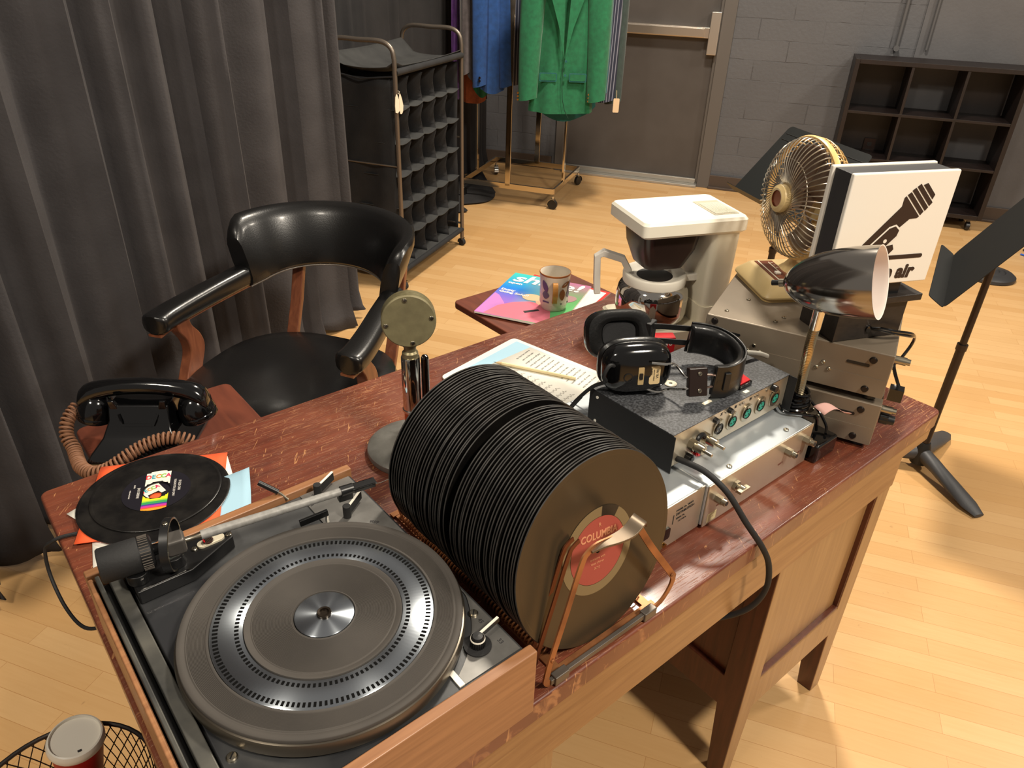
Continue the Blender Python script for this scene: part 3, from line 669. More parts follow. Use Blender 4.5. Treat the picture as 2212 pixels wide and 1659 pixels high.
# the ranks behind: one prototype copied
p0 = disc78((CX, .4155, .7605), R(9.5), 0, 'second shellac record in the wire rack, touching the back of the front one')
disc_mesh(p0)
ys = []; y = .4205
for k in range(46):
    ys.append(y); y += .0057 if k not in (21,) else .0110
for k, y in enumerate(ys):
    o = copy_tree(p0); u = k / 45
    lean = R(9.0 - 8.0 * u + rnd.uniform(-.2, .2)) if k <= 21 else R(6.5 - 5.0 * (k - 21) / 23 + rnd.uniform(-.2, .2))
    M = Matrix.Translation((CX - .002 * u + rnd.uniform(-.0012, .0012), y + (.002 if k > 21 else 0), .7605 + rnd.uniform(0, .0008))) @ Matrix.Rotation(R(rnd.uniform(-.5, .5)), 4, 'Z') @ Matrix.Rotation(-lean, 4, 'X') 
    o.matrix_world = M
    if k < 45: tag(o, 'plain black shellac record standing on edge in the packed middle of the wire rack', None, 'black discs packed in the wire rack')
    else: tag(o, 'rearmost black shellac record in the wire rack, nearest the microphone and clipboard')

# ================================================================ desk microphone
mc = thing('desk_microphone', 'vintage desk microphone with round olive head on a chrome stem and grey base', 'microphone', (.540, .878, .7602))
T = Matrix.Translation((.540, .878, .7602))
m = MB(); m.lathe([(.0001, 0), (.076, 0), (.078, .004), (.077, .011), (.072, .0155), (.058, .0195), (.040, .022), (.026, .026), (.019, .032), (.0165, .038), (.0001, .038)], 64, T @ Matrix.Diagonal((1, 1, 1, 1)))
m.build('base', mat('hammered_base', (122, 120, 114), .45, .55, noise=(20, .45, .7), col2=(150, 148, 142), bump=(90, .0005)), mc)
m = MB(); m.cyl((.540, .878, .797), (.540, .878, .842), .0135, n=32); m.build('lower_stem', mat('copper_tinted_chrome', (190, 130, 104), .12, 1), mc)
m = MB(); m.lathe([(.0135, .838), (.0160, .840), (.0160, .844), (.0148, .8455), (.0148, .938), (.0142, .9395), (.0001, .9395)], 40, Matrix.Translation((.540, .878, 0))); m.build('chrome_sleeve', chrome, mc)
m = MB(); m.cyl((.5585, .8655, .842), (.5585, .8655, .936), .0062, n=18); m.lathe([(.0062, .936), (.0045, .940), (.0001, .9415)], 18, Matrix.Translation((.5585, .8655, 0))); m.build('switch_bar', mat('dark_chrome', (90, 84, 80), .12, 1), mc)
m = MB(); m.lathe([(.0125, .9395), (.0130, .942), (.0125, .947), (.0095, .950), (.0095, .957), (.0110, .958), (.0110, .963), (.0001, .9635)], 32, Matrix.Translation((.540, .878, 0))); m.build('neck_ring', mat('olive_metal', (136, 126, 96), .4, .6), mc)
MN = V((-.50, -.84, .10)).normalized(); HF = frame((.541, .880, 1.003), V((0, 0, 1)).cross(MN), z=MN)
olive = mat('olive_hammertone', (128, 120, 88), .42, .45, noise=(140, .35, .7), col2=(108, 100, 70), bump=(220, .0003))
m = MB(); m.lathe([(.0001, -.014), (.0395, -.014), (.0415, -.012), (.0415, .011), (.0405, .012)], 64, HF); hd = m.build('head', olive, mc)
m = MB(); m.lathe([(.0412, .0115), (.0412, .0135), (.0395, .0150), (.0001, .0150)], 64, HF); fp = m.build('face_plate', mat('olive_face', (134, 126, 94), .5, .3, noise=(60, .3, .7), col2=(118, 110, 82), bump=(160, .0003)), mc)
for a in (90, 180, 270, 0): screw(HF @ V((.0345 * math.cos(R(a + 8)), .0345 * math.sin(R(a + 8)), .0150)), .0036, fp, ax=tuple(MN))
m = MB(); m.cyl((.541, .880, .9595), (.541, .880, .966), .0055); m.build('swivel', nickel, mc)

# ================================================================ telephone on the writing board
ph = thing('telephone', 'black cradle telephone with curly brown cord on the left pull-out board', 'telephone', (.223, 1.243, .7148), R(-37))
PF = PM[ph]
def pbx(w_, d_, z, cy=0): return [PF @ V((sx * w_ / 2, sy * d_ / 2 + cy, z)) for sx, sy in ((-1, -1), (1, -1), (1, 1), (-1, 1))]
m = MB(); m.loft([pbx(.160, .170, 0), pbx(.162, .172, .006), pbx(.150, .155, .016), pbx(.118, .112, .036), pbx(.102, .074, .060), pbx(.100, .056, .086)]); bd = m.build('base', blkg, ph, bevel=.006, seg=3)
m = MB(); m.strap([PF @ V((-.032, -.034, .072)), PF @ V((-.026, -.043, .056)), PF @ V((.026, -.043, .056)), PF @ V((.032, -.034, .072))], PF.to_3x3() @ V((0, .4, 1)), .004, .0025); m.build('carrying_lip', blkg, bd)
for sx in (-1, 1):
    m = MB()
    for sy in (-1, 1): m.loft([[PF @ V((sx * .040 + dx, sy * .024 + dy, .078)) for dx, dy in ((-.007, -.006), (.007, -.006), (.007, .006), (-.007, .006))], [PF @ V((sx * .043 + dx, sy * .028 + dy, .096)) for dx, dy in ((-.005, -.004), (.005, -.004), (.005, .004), (-.005, .004))]])
    m.build('cradle_prong', blkg, ph, bevel=.002)
m = MB(); m.lathe([(.0001, .0), (.034, .0), (.036, .004), (.033, .010), (.0001, .011)], 40, PF @ Matrix.Translation((0, .058, .028)) @ Matrix.Rotation(R(-28), 4, 'X')); m.build('dial', blkg, ph)
m = MB(); hz = .090
rings = []
for x, y, z, a, b in ((-.112, 0, hz - .022, .013, .012), (-.106, 0, hz - .006, .021, .021), (-.088, 0, hz + .006, .019, .019), (-.055, 0, hz + .016, .0155, .0150), (0, 0, hz + .020, .0150, .0145), (.055, 0, hz + .016, .0155, .0150), (.088, 0, hz + .006, .019, .019), (.106, 0, hz - .006, .021, .021), (.112, 0, hz - .022, .013, .012)):
    rings.append([PF @ V((x, y + a * math.cos(2 * PI * i / 16), z + b * math.sin(2 * PI * i / 16))) for i in range(16)])
m.loft(rings); hs = m.build('handset', blkg, ph, sub=1)
for sx in (-1, 1):
    A = PF @ Matrix.Translation((sx * .090, 0, hz - .046)) @ Matrix.Rotation(R(-14 * sx), 4, 'Y')
    m = MB(); m.lathe([(.0001, .0), (.028, .0), (.0315, .003), (.0315, .011), (.0305, .0125), (.0315, .014), (.0300, .024), (.0255, .036), (.018, .046), (.0001, .052)], 40, A); m.build('mouthpiece' if sx < 0 else 'earpiece', blkg, hs)
cp = smooth([(.129, 1.318, .778), (.108, 1.300, .768), (.098, 1.280, .750), (.100, 1.258, .736), (.098, 1.232, .728), (.098, 1.206, .727), (.108, 1.180, .728), (.128, 1.166, .734), (.152, 1.163, .744), (.176, 1.165, .752), (.200, 1.163, .758), (.224, 1.158, .760), (.246, 1.150, .756), (.262, 1.144, .745)], 40)
cp = [V(p) for p in cp]; pts = []; sacc = 0
for i in range(len(cp) - 1):
    a, b = cp[i], cp[i + 1]; t_ = (b - a).normalized(); u = t_.cross(V((0, 0, 1))); u = u.normalized() if u.length > .01 else V((1, 0, 0)); w_ = u.cross(t_)
    N = 4
    for k in range(N):
        p = a.lerp(b, k / N); dens = 1.0 + .25 * (1 if 120 < i < 240 else 0); sacc += (b - a).length / N / .0072 * dens
        an = 2 * PI * sacc; pts.append(p + (u * math.cos(an) + w_ * math.sin(an)) * .0095)
m = MB(); m.tube(pts, .0023, 6); m.build('curly_cord', browncord, ph)
# cord drooping off the left end of the desk
m = MB(); m.tube(smooth([(.050, .99, .7640), (.030, .995, .7640), (.018, 1.0, .758), (.008, 1.01, .742), (.003, 1.005, .70), (.006, .96, .67), (.018, .915, .662), (.045, .895, .665), (.060, .88, .668)], 8), .0026, 8)
tag(m.build('power_cord', blkmatte, loc=(.02, .95, .70)), 'thin black cord looping down off the left end of the desk', 'cord')

# ================================================================ captain's chair
CM = Matrix.Translation((.672, 1.705, 0)) @ Matrix.Rotation(R(212), 4, 'Z')
ch = thing('captains_chair', 'wooden captain chair with black leather seat, back and padded arms, behind the desk', 'chair', (.672, 1.705, 0), R(212)); PM[ch] = CM
def C(x, y, z): return CM @ V((x, y, z))
m = MB(); N = 40
def seat_r(a): c, s_ = math.cos(a), math.sin(a); return .255 / (abs(c) ** 2.6 + abs(s_) ** 2.6) ** (1 / 2.6)
rings = []
for k, z in ((.90, .425), (1.0, .43), (1.02, .445), (1.0, .465), (.93, .479), (.75, .485), (.45, .480), (.15, .477), (.01, .476)):
    rings.append([C(seat_r(2 * PI * i / N) * k * math.cos(2 * PI * i / N), seat_r(2 * PI * i / N) * k * 1.04 * math.sin(2 * PI * i / N), z) for i in range(N)])
m.loft(rings); m.build('seat', leather, ch)
m = MB(); m.loft([[C(seat_r(2 * PI * i / N) * .93 * math.cos(2 * PI * i / N), seat_r(2 * PI * i / N) * .95 * math.sin(2 * PI * i / N), z) for i in range(N)] for z in (.395, .427)]); m.build('seat_frame', CHW, ch, bevel=.004)
# backrest: padded crest swept round the back
rings = []; NB = 36
for i in range(NB + 1):
    a = R(-98 + 196 * i / NB)          # 0 = straight back
    u = abs(i / NB - .5) * 2; e = max(0, (u - .84) / .16)
    px_, py_ = -.175 - .200 * math.cos(a), .228 * math.sin(a)
    if abs(a) > PI / 2: px_ = -.175 + .15 * -math.cos(a) * 1.0; py_ = math.copysign(.228 + .012 * (abs(a) - PI / 2), a)
    zt = .832 - .010 * u ** 2 - .042 * e ** 1.5; zb = .640 + .024 * (1 - u ** 2) - .002 * e; th = .028 - .002 * u
    out = V((-math.cos(a) * .205, math.sin(a) * .262, 0)); out = (out.normalized() if abs(a) < PI / 2 else V((0, math.copysign(1, a), 0)))
    rk_ = .034 * (1 - .4 * e)
    ring_ = []
    for k in range(14):
        q = 2 * PI * k / 14; s_, c_ = math.sin(q), math.cos(q)
        hh = (zt - zb) / 2 * (abs(s_) ** .55) * (1 if s_ >= 0 else -1); ww = th * (abs(c_) ** .75) * (1 if c_ >= 0 else -1)
        zc_ = (zt + zb) / 2 + hh; ring_.append(CM @ (V((px_, py_, 0)) + out * (ww + rk_ * (hh / .09)) + V((0, 0, zc_))))
    rings.append(ring_)
m = MB(); m.loft(rings); br_ = m.build('backrest', leather, ch)
m = MB(); m.tube([r_[10] - V((0, 0, .001)) for r_ in rings], .0022, 6); m.build('piping', mat('piping_grey', (120, 112, 104), .4, .4), br_)
for s_ in (-1, 1):
    pts = smooth([(-.185, .226 * s_, .668), (-.07, .246 * s_, .662), (.03, .264 * s_, .654), (.11, .274 * s_, .648), (.160, .272 * s_, .645)], 6)
    rr_ = []
    for i, p in enumerate(pts):
        u = i / (len(pts) - 1); w_ = .030 + .008 * u; h_ = .029 - .004 * u
        if i >= len(pts) - 2: w_ *= (.86 if i == len(pts) - 2 else .45)
        a_, b_ = pts[max(i - 1, 0)], pts[min(i + 1, len(pts) - 1)]; t_ = (V(b_) - V(a_)).normalized(); sd = t_.cross(V((0, 0, 1))).normalized()
        rr_.append([CM @ (V(p) + sd * (w_ * math.copysign(abs(math.cos(q)) ** .6, math.cos(q))) + V((0, 0, h_ * math.copysign(abs(math.sin(q)) ** .7, math.sin(q))))) for q in [2 * PI * k / 16 for k in range(16)]])
    m = MB(); m.loft(rr_); m.build('armrest', leather, ch)
    m = MB(); m.strap([(V(C(*p)) - V((0, 0, .029))) for p in pts], (0, 0, 1), .006, .036); m.build('arm_rail', CHW, ch)
    # curved front support
    pts = smooth([(.082, .262 * s_, .632), (.078, .262 * s_, .605), (.056, .262 * s_, .570), (.050, .262 * s_, .530), (.074, .262 * s_, .480), (.104, .258 * s_, .430), (.118, .252 * s_, .400)], 5)
    m = MB(); m.loft([[CM @ (V(p) + V((dx * (.022 + .012 * (i / len(pts))), dy * .016, 0))) for dx, dy in ((-1, -1), (1, -1), (1, 1), (-1, 1))] for i, p in enumerate(pts)]); m.build('arm_support', CHW, ch, bevel=.005, seg=3)
    # legs
    for x in (.17, -.19):
        m = MB(); m.loft([[C(x * k + dx, .20 * s_ * k + dy, z) for dx, dy in ((-w_, -w_), (w_, -w_), (w_, w_), (-w_, w_))] for z, k, w_ in ((0, 1.12, .014), (.2, 1.05, .019), (.40, 1.0, .021))]); m.build('leg', CHW, ch, bevel=.004)
for y in (-.155, .175):
    m = MB(); m.loft([[C(x + dx, y + dy, z) for dx, dy in ((-.009, -.018), (.009, -.018), (.009, .018), (-.009, .018))] for x, z in ((-.225, .40), (-.290, .55), (-.335, .69))]); m.build('back_stile', CHW, ch, bevel=.003)
# ================================================================ shoe rack (black fabric, four columns of pockets)
U = V((math.cos(R(29.5)), math.sin(R(29.5)), 0)); Vv = V((-U.y, U.x, 0)); RO = V((1.80, 2.95, 0))
def RP(u, v, z): return RO + U * u + Vv * v + V((0, 0, z))
RF = frame(RO, U, z=(0, 0, 1)); WID, DEP = .69, .335
rk2 = thing('fabric_rack', 'rolling rack of black fabric pockets on grey tubular frame, beside the curtain', 'rack', RP(WID / 2, DEP / 2, 0), R(29.5))
tubem = mat('bronze_grey_tube', (120, 110, 100), .38, .75)
for u in (0, WID):
    m = MB(); m.tube([RP(u, 0, .045)] + [RP(u, 0, z) for z in (.3, .7, 1.02)] + smooth([RP(u, 0, 1.05), RP(u, .012, 1.095), RP(u, .06, 1.12), RP(u, DEP / 2, 1.12), RP(u, DEP - .06, 1.12), RP(u, DEP - .012, 1.095), RP(u, DEP, 1.05)], 5) + [RP(u, DEP, z) for z in (.7, .3, .045)], .0105, 12)
    m.build('side_hoop', tubem, rk2)
for z, r_ in ((1.0, .015), (.095, .013)):
    for v in (0, DEP): m = MB(); m.tube([RP(0, v, z), RP(WID, v, z)], r_, 12); m.build('cross_tube', blkm, rk2)
m = MB()
for z in (.60,):
    for u in (0, WID): m.tube([RP(u, 0, z), RP(u, DEP, z)], .004, 8)
m.tube([RP(0, 0, .13), RP(0, DEP, .13)], .006, 8); m.tube([RP(WID, 0, .13), RP(WID, DEP, .13)], .006, 8); m.build('side_rod', tubem, rk2)
m = MB()
m.box(.012, WID - .012, DEP - .012, DEP - .008, .10, 1.0, 0, RF)
def sidefn(uu):
    def fn(a, b):
        v = .02 + (DEP - .03) * a; z = .10 + .87 * b
        return RP(uu + .008 * math.sin(3 * a * PI + 5 * b) * math.sin(b * PI) + .010 * math.sin(9 * (a + b)), v, z)
    return fn
m.grid(sidefn(.012), 14, 24); m.grid(sidefn(WID - .012), 14, 24)
m.build('side_cover', blkm, rk2, fixn=False, solid=.002)
m = MB(); m.grid(lambda a, b: RP(.0 + WID * a, -.002 + DEP * b, 1.006 + .020 * max(0, .12 - b) / .12 + .055 * max(0, b - .8) / .2 - .016 * math.sin(PI * b) - .008 * math.sin(PI * a) + (.02 * max(0, .1 - a) / .1)), 20, 16)
m.build('top_cover', mat('faded_black_cloth', (54, 54, 53), .85, noise=(14, .3, .7), col2=(42, 42, 42), bump=(220, .0008)), rk2, fixn=False, solid=.002)
m = MB(); m.tube([RP(-.004, DEP * .02, .985), RP(-.004, DEP * .5, .965), RP(-.004, DEP * .98, .985)], .004, 8); m.build('top_hem', blkm, rk2)
zs = [.105 + .1475 * k for k in range(7)]; NC = 5
for r_ in range(6):
    m = MB()
    def shelf(a, b, r_=r_):
        f = (a * NC) % 1.0 if a < 1 else 1.0
        return RP(.014 + (WID - .028) * a, .008 + (DEP - .022) * b, zs[r_] - .010 * math.sin(PI * f) * (1 - .3 * b) + .012 * (1 - b) * 0)
    m.grid(shelf, NC * 6, 5); m.build('pocket_floor', bpy.data.materials['faded_black_cloth'] if r_ >= 0 else blkm, rk2, fixn=False, solid=.0025)
for c in range(1, NC):
    m = MB(); uu = .014 + (WID - .028) * c / NC
    m.grid(lambda a, b: RP(uu + .006 * math.sin(b * 6 * 2 * PI) * (1 - a), .012 + (DEP - .026) * a + .012 * math.sin((b * 6 % 1) * PI) * (1 - a), .105 + .865 * b), 4, 48); m.build('divider', blkm, rk2, fixn=False, solid=.002)
def castor(p, r_, parent, yaw, wheelm=blkm, hood=chrome):
    mb = MB(); q = Matrix.Translation(V(p)) @ Matrix.Rotation(yaw, 4, 'Z')
    mb.cyl(q @ V((0, -.010, r_)), q @ V((0, .010, r_)), r_, n=20); o = mb.build('castor', wheelm, parent, bevel=.002)
    mb = MB(); mb.strap([q @ V((r_ * 1.05 * math.cos(R(a)), 0, r_ + r_ * 1.12 * math.sin(R(a)))) for a in range(-10, 130, 14)], q.to_3x3() @ V((0, 1, 0)), .030, .002); mb.cyl(q @ V((0, 0, r_ * 2.1)), q @ V((0, 0, r_ * 2.1 + .018)), .006); mb.build('hood', hood, o)
    return o
for u in (0, WID):
    for v in (0, DEP): castor(RP(u, v, 0), .020, rk2, R(29.5 + 70))
m = MB(); pts2 = [(-.012, 0), (.002, -.004), (.014, .006), (.020, .028), (.014, .055), (.004, .078), (-.002, .085), (-.010, .070), (-.014, .03)]
m.prism(pts2, -.001, .001, 0, frame(RP(.012, -.018, .835), U, z=-Vv) @ Matrix.Rotation(R(5), 4, 'Z'))
m.prism([(x * .8 - .022, y * .9 + .004) for x, y in pts2], -.001, .001, 0, frame(RP(.006, -.022, .838), U * .9 - Vv * .5, z=-Vv - U * .5))
m.tube([RP(.0, -.012, .915), RP(.006, -.016, .925), RP(0, 0, .935)], .0012, 6)
tag(m.build('paper_tag', mat('cream_tag_paper', (232, 214, 190), .7), loc=RP(.012, -.018, .835)), 'small cream paper tags tied to the near pole of the fabric rack', 'tag')

# ================================================================ garment rack
G0 = V((3.278, 3.492, 0)); GU = V((math.cos(R(31)), math.sin(R(31)), 0)); GV = V((-GU.y, GU.x, 0)); GS = .63
def GP(u, v, z): return G0 + GU * u + GV * v + V((0, 0, z))
gk = thing('garment_rack', 'chromed flat-bar garment rack on castors reflecting the blond floor', 'clothes rack', GP(GS / 2, GS / 2, 0), R(31))
gm = mat('rack_chrome', (216, 204, 184), .10, 1)
zb = .115
m = MB()
for v in (0, GS): m.strap([GP(-.0, v, zb), GP(GS, v, zb)], (0, 0, 1), .036, .014)
for u in (0, GS): m.strap([GP(u, 0, zb), GP(u, GS, zb)], (0, 0, 1), .036, .014)
m.build('base_frame', gm, gk, bevel=.002)
for u, v, sd in ((0, GS * .5, GV), (GS, GS * .5, GV), (GS * .35, 0, GU), (GS * .4, GS, GU)):
    m = MB(); m.strap([GP(u, v, zb), GP(u, v, 1.62)], sd, .036, .014); m.build('upright', gm, gk, bevel=.002)
m = MB(); m.strap([GP(GS * .35, 0, 1.62), GP(GS * .35, -.0, 1.70), GP(-.45, -.0, 1.70)], (0, 0, 1), .024, .012); m.strap([GP(GS * .4, GS, 1.62), GP(GS * .4, GS, 1.70), GP(-.5, GS, 1.70)], (0, 0, 1), .024, .012)
m.strap([GP(0, GS / 2, 1.62), GP(GS, GS / 2, 1.62)], (0, 0, 1), .024, .012)
m.build('hanging_bar', gm, gk)
for (u, v), yw in (((0, 0), 120), ((GS, 0), 10), ((0, GS), 200), ((GS, GS), 240)): castor(GP(u, v, 0), .032, gk, R(yw), blk, chrome)

# clothes: each garment is a body with two sleeves, hung over the bar
def garment(name, label, c, face, m_, zsh, zhem, wsh=.44, whem=.46, th=.10, sl=.60, sm=None, splay=.03, extra=None, slw=.062, cat='jacket', fold=.010, seed=1, hem_round=.03, sleeve_z=None):
    """c: centre under the hook, face: unit vector the front looks to"""
    F = frame((c[0], c[1], 0), V((0, 0, 1)).cross(V(face)), z=None if False else (0, 0, 1))
    fx = V((0, 0, 1)).cross(V(face)).normalized(); F = Matrix((fx, V(face).cross(V((0, 0, 0))) if False else -V(face).normalized(), V((0, 0, 1)))).transposed().to_4x4(); F.translation = V((c[0], c[1], 0))
    t_ = thing(name, label, cat, (c[0], c[1], zhem)); PMt = PM[t_]; r_ = random.Random(seed)
    mb = MB(); rings = []; N = 48; K = 26; phs = [r_.uniform(0, 6) for _ in range(3)]
    for j in range(K + 1):
        u = j / K; z = zhem + (zsh - zhem) * u
        w_ = whem + (wsh - whem) * min(1, u * 1.1) - .03 * math.sin(PI * u); d_ = th * (.9 - .25 * u)
        if u > .93: q = (u - .93) / .07; w_ *= (1 - .75 * q); d_ *= (1 - .3 * q)
        ring_ = []
        for i in range(N):
            a = 2 * PI * i / N; x = w_ / 2 * math.copysign(abs(math.cos(a)) ** .8, math.cos(a)); y = d_ / 2 * math.sin(a)
            wob = fold * (1 - u) * math.sin(a * 5 + phs[0] + u) + fold * .6 * (1 - .5 * u) * math.sin(a * 9 + phs[1])
            zz = z + (hem_round * (abs(x) / (w_ / 2)) ** 2 * (1 - u) ** 2 if u < .2 else 0)
            ring_.append(F @ V((x, y + wob, zz)))
        rings.append(ring_)
    mb.loft(rings, cap=True); bd = mb.build('body', m_, t_)
    for s_ in (-1, 1):
        mb = MB(); rr = []; sz = sleeve_z if sleeve_z else zsh - sl
        for j in range(15):
            u = j / 14; z = zsh - .045 - (zsh - .045 - sz) * u; x = s_ * (wsh / 2 + splay * math.sin(min(1, u * 1.4) * PI / 2) + .012 * u); y = -.018 - .035 * u ** 2; w_ = slw * (1.25 - .35 * u)
            rr.append([F @ V((x + w_ * math.cos(a) * 1.0, y + w_ * .62 * math.sin(a) + .004 * math.sin(3 * a + 4 * u), z + (0.01 * math.cos(a) if j == 14 else 0))) for a in [2 * PI * k / 20 for k in range(20)]])
        mb.loft(rr); mb.build('sleeve', sm or m_, t_)
    return t_, F
def cloth(name, c, rough=.9): return mat(name, c, rough, noise=(40, .35, .7), col2=[x * .85 for x in c], bump=(200, .0006), sheen=.15)
green = cloth('green_wool', (22, 104, 66)); teal = cloth('teal_wool', (20, 92, 92)); bluew = cloth('blue_wool', (34, 76, 138)); navy = cloth('navy_cloth', (30, 42, 82))
greyw = cloth('warm_grey_cloth', (92, 85, 86)); purp = cloth('purple_satin', (84, 44, 110), .5); dgrey = cloth('dark_green_grey', (48, 62, 58)); rust = cloth('rust_wool', (146, 76, 44)); dgreen = cloth('deep_green_cloth', (16, 100, 66))
def stripe_mat(name, a, b, sc):
    g = NG(name, .8); tc = g.n('ShaderNodeTexCoord'); mp = g.n('ShaderNodeMapping'); mp.inputs['Rotation'].default_value = (0, 0, R(60)); g.l(tc.outputs['Object'], mp.inputs[0])
    wv = g.n('ShaderNodeTexWave'); wv.bands_direction = 'X'; wv.inputs['Scale'].default_value = sc; g.l(mp.outputs[0], wv.inputs['Vector'])
    g.l(g.mix(g.rng(wv.outputs[0], .80, .9), s2l(a), s2l(b)), g.b.inputs['Base Color']); return g.m
strp = stripe_mat('pinstripe_navy', (34, 38, 56), (124, 126, 140), 22)
FC = V((-.62, -.78, 0)).normalized()          # front looks towards the desk
gj, GF = garment('green_suit_jacket', 'bright green suit jacket with notched lapels and dark-edged pockets, nearest the camera on the rack', (3.175, 3.365), FC, green, 1.47, .635, .35, .38, .10, sleeve_z=.715, splay=.012, slw=.060, seed=3, hem_round=.01)
for s_ in (-1, 1):
    m = MB(); x0 = .0
    m.prism([(0.004 * s_, .34), (.040 * s_, .50), (.095 * s_, .66), (.135 * s_, .80), (.070 * s_, .84), (.02 * s_, .74)], 0, .006, 0, frame(GF @ V((0, -.056, .60)), GF.to_3x3() @ V((1, 0, 0)), z=GF.to_3x3() @ V((0, -1, -.05))))
    m.build('lapel', cloth('green_lapel_wool', (26, 112, 72)), gj, bevel=.001)
    m = MB(); m.prism(rrect(.085 * s_ - .05, .085 * s_ + .05, .215, .262, .008), 0, .004, 0, frame(GF @ V((0, -.053, .60)), GF.to_3x3() @ V((1, 0, 0)), z=GF.to_3x3() @ V((0, -1, 0)))); o = m.build('pocket_flap', teal, gj)
    m = MB(); m.prism(rrect(.085 * s_ - .045, .085 * s_ + .045, .222, .257, .006), .004, .0055, 0, frame(GF @ V((0, -.053, .60)), GF.to_3x3() @ V((1, 0, 0)), z=GF.to_3x3() @ V((0, -1, 0)))); m.build('flap_cloth', green, o)
    m = MB()
    for k in range(3): m.cyl(GF @ V((s_ * .205 - .05, -.06, .715 + k * .018)), GF @ V((s_ * .205 - .05, -.068, .715 + k * .018)), .006, n=10)
    m.build('cuff_button', goldm, gj)
m = MB(); m.tube([GF @ V((x, -.058, z)) for x, z in ((.004, .94), (-.004, .88), (-.004, .80), (.004, .72), (.020, .66), (.045, .615))], .0022, 6); m.build('front_opening', mat('deep_green_edge', (10, 50, 34), .9), gj)
m = MB()
for z in (.925, .85): m.cyl(GF @ V((.012, -.056, z)), GF @ V((.012, -.062, z)), .007, n=12)
m.build('button', teal, gj)
garment('teal_jacket', 'dark teal jacket hanging just behind the green one, its rounded hem lower', (3.251, 3.413), FC, teal, 1.47, .575, .35, .38, .055, sleeve_z=.74, splay=.01, slw=.05, seed=8, hem_round=.09)
garment('pinstripe_jacket', 'navy pinstripe jacket whose edge shows to the right of the green jacket', (3.3325, 3.4435), FC, strp, 1.47, .68, .37, .36, .055, sleeve_z=.69, splay=.012, slw=.055, seed=12)
garment('dark_jacket', 'dark green grey jacket at the far end, right of the striped one', (3.415, 3.474), FC, dgrey, 1.48, .69, .38, .38, .055, sleeve_z=.67, splay=.012, slw=.055, seed=14)
m = MB(); m.prism(rrect(-.018, .018, -.04, .04, .006), -.002, .002, 0, frame((3.475, 3.20, .675), GU, z=FC)); m.tube([(3.475, 3.20, .715), (3.475, 3.205, .76)], .0015, 6)
tag(m.build('paper_tag', mat('tan_tag', (214, 186, 150), .6), loc=(3.475, 3.20, .675)), 'tan card tag hanging from the striped jacket cuff right of the green jacket', 'tag')
FB = V((-.55, -.835, 0)).normalized()
bj, BF = garment('blue_suit_jacket', 'bright blue suit jacket with dark cuff buttons, left of the green jacket', (3.055, 3.865), FB, bluew, 1.47, .685, .15, .16, .13, sleeve_z=.73, splay=-.004, slw=.045, seed=21)
m = MB()
for k in range(2): m.cyl(BF @ V((-.085, -.085, .765 + k * .018)), BF @ V((-.085, -.095, .765 + k * .018)), .007, n=12)
m.build('cuff_button', blkg, bj)
garment('navy_pinstripe_jacket', 'dark navy pinstripe jacket between the blue and green jackets', (3.23, 3.885), FB, strp, 1.46, .715, .18, .19, .09, sleeve_z=.735, splay=-.01, slw=.035, seed=25)
garment('grey_jacket', 'warm grey jacket with cuff buttons, left of the blue one', (2.985, 3.985), FB, greyw, 1.47, .755, .055, .06, .12, sleeve_z=.79, splay=-.004, slw=.026, seed=28)
garment('deep_green_garment', 'deep green garment whose hem shows below the grey jacket', (3.09, 4.015), FB, dgreen, 1.45, .635, .10, .12, .07, sleeve_z=.74, splay=-.02, slw=.025, seed=31, hem_round=.06)
garment('rust_garment', 'rust brown garment with gathered hem, low behind the grey and green ones', (3.11, 4.13), FB, rust, 1.45, .575, .17, .18, .06, sleeve_z=.80, splay=-.04, slw=.03, seed=33)
garment('purple_robe', 'purple satin garment with white edging at the left end of the rack', (2.975, 4.115), FB, purp, 1.47, .62, .035, .035, .10, sleeve_z=.80, splay=-.004, slw=.018, seed=36, cat='garment')
m = MB(); m.strap([V((2.945, 4.035, 1.45)), V((2.945, 4.035, 1.1)), V((2.945, 4.035, .76))], BF.to_3x3() @ V((1, 0, 0)), .018, .006); tag(m.build('white_scarf', mat('white_satin', (226, 230, 236), .5), loc=(2.945, 4.035, .76)), 'narrow white scarf hanging between the purple and grey garments', 'scarf')
# black floor drape bottom seen behind the fabric rack is part of the curtain; black cloth heap on the rack base
# ================================================================ bookshelf on castors
BO = WP(.395, .29, 0); BX = WT; BY = -WN
bs = thing('cube_shelf', 'dark espresso cube shelf on castors standing against the grey wall', 'shelf', WP(.88, .15, 0), TA)
def BP(s_, d, z): return WP(.395 + s_, d, z)
SW, SH0, SH1, D0, D1 = .955, .075, .955, .035, .315
m = MB(); t_ = .026
def bb(s0, s1, d0, d1, z0, z1): m.box(.395 + s0, .395 + s1, -d1, -d0, z0, z1, 0, WM)
bb(0, t_, D0, D1, SH0, SH1); bb(SW - t_, SW, D0, D1, SH0, SH1); bb(t_, SW - t_, D0, D1, SH1 - t_, SH1); bb(t_, SW - t_, D0, D1, SH0, SH0 + t_)
m.build('carcass', SHELFW, bs, bevel=.0015)
rows = [SH0 + t_, SH0 + t_ + .276, SH0 + t_ + .552, SH1 - t_]; cols = [t_, t_ + .301, t_ + .602, SW - t_]
for z in rows[1:3]:
    m = MB(); bb(t_, SW - t_, D0, D1 - .002, z - .008, z + .008); m.build('shelf_board', SHELFW, bs, bevel=.001)
for c in cols[1:3]:
    m = MB(); bb(c - .008, c + .008, D0, D1 - .003, rows[0], rows[3]); m.build('divider', SHELFW, bs, bevel=.001)
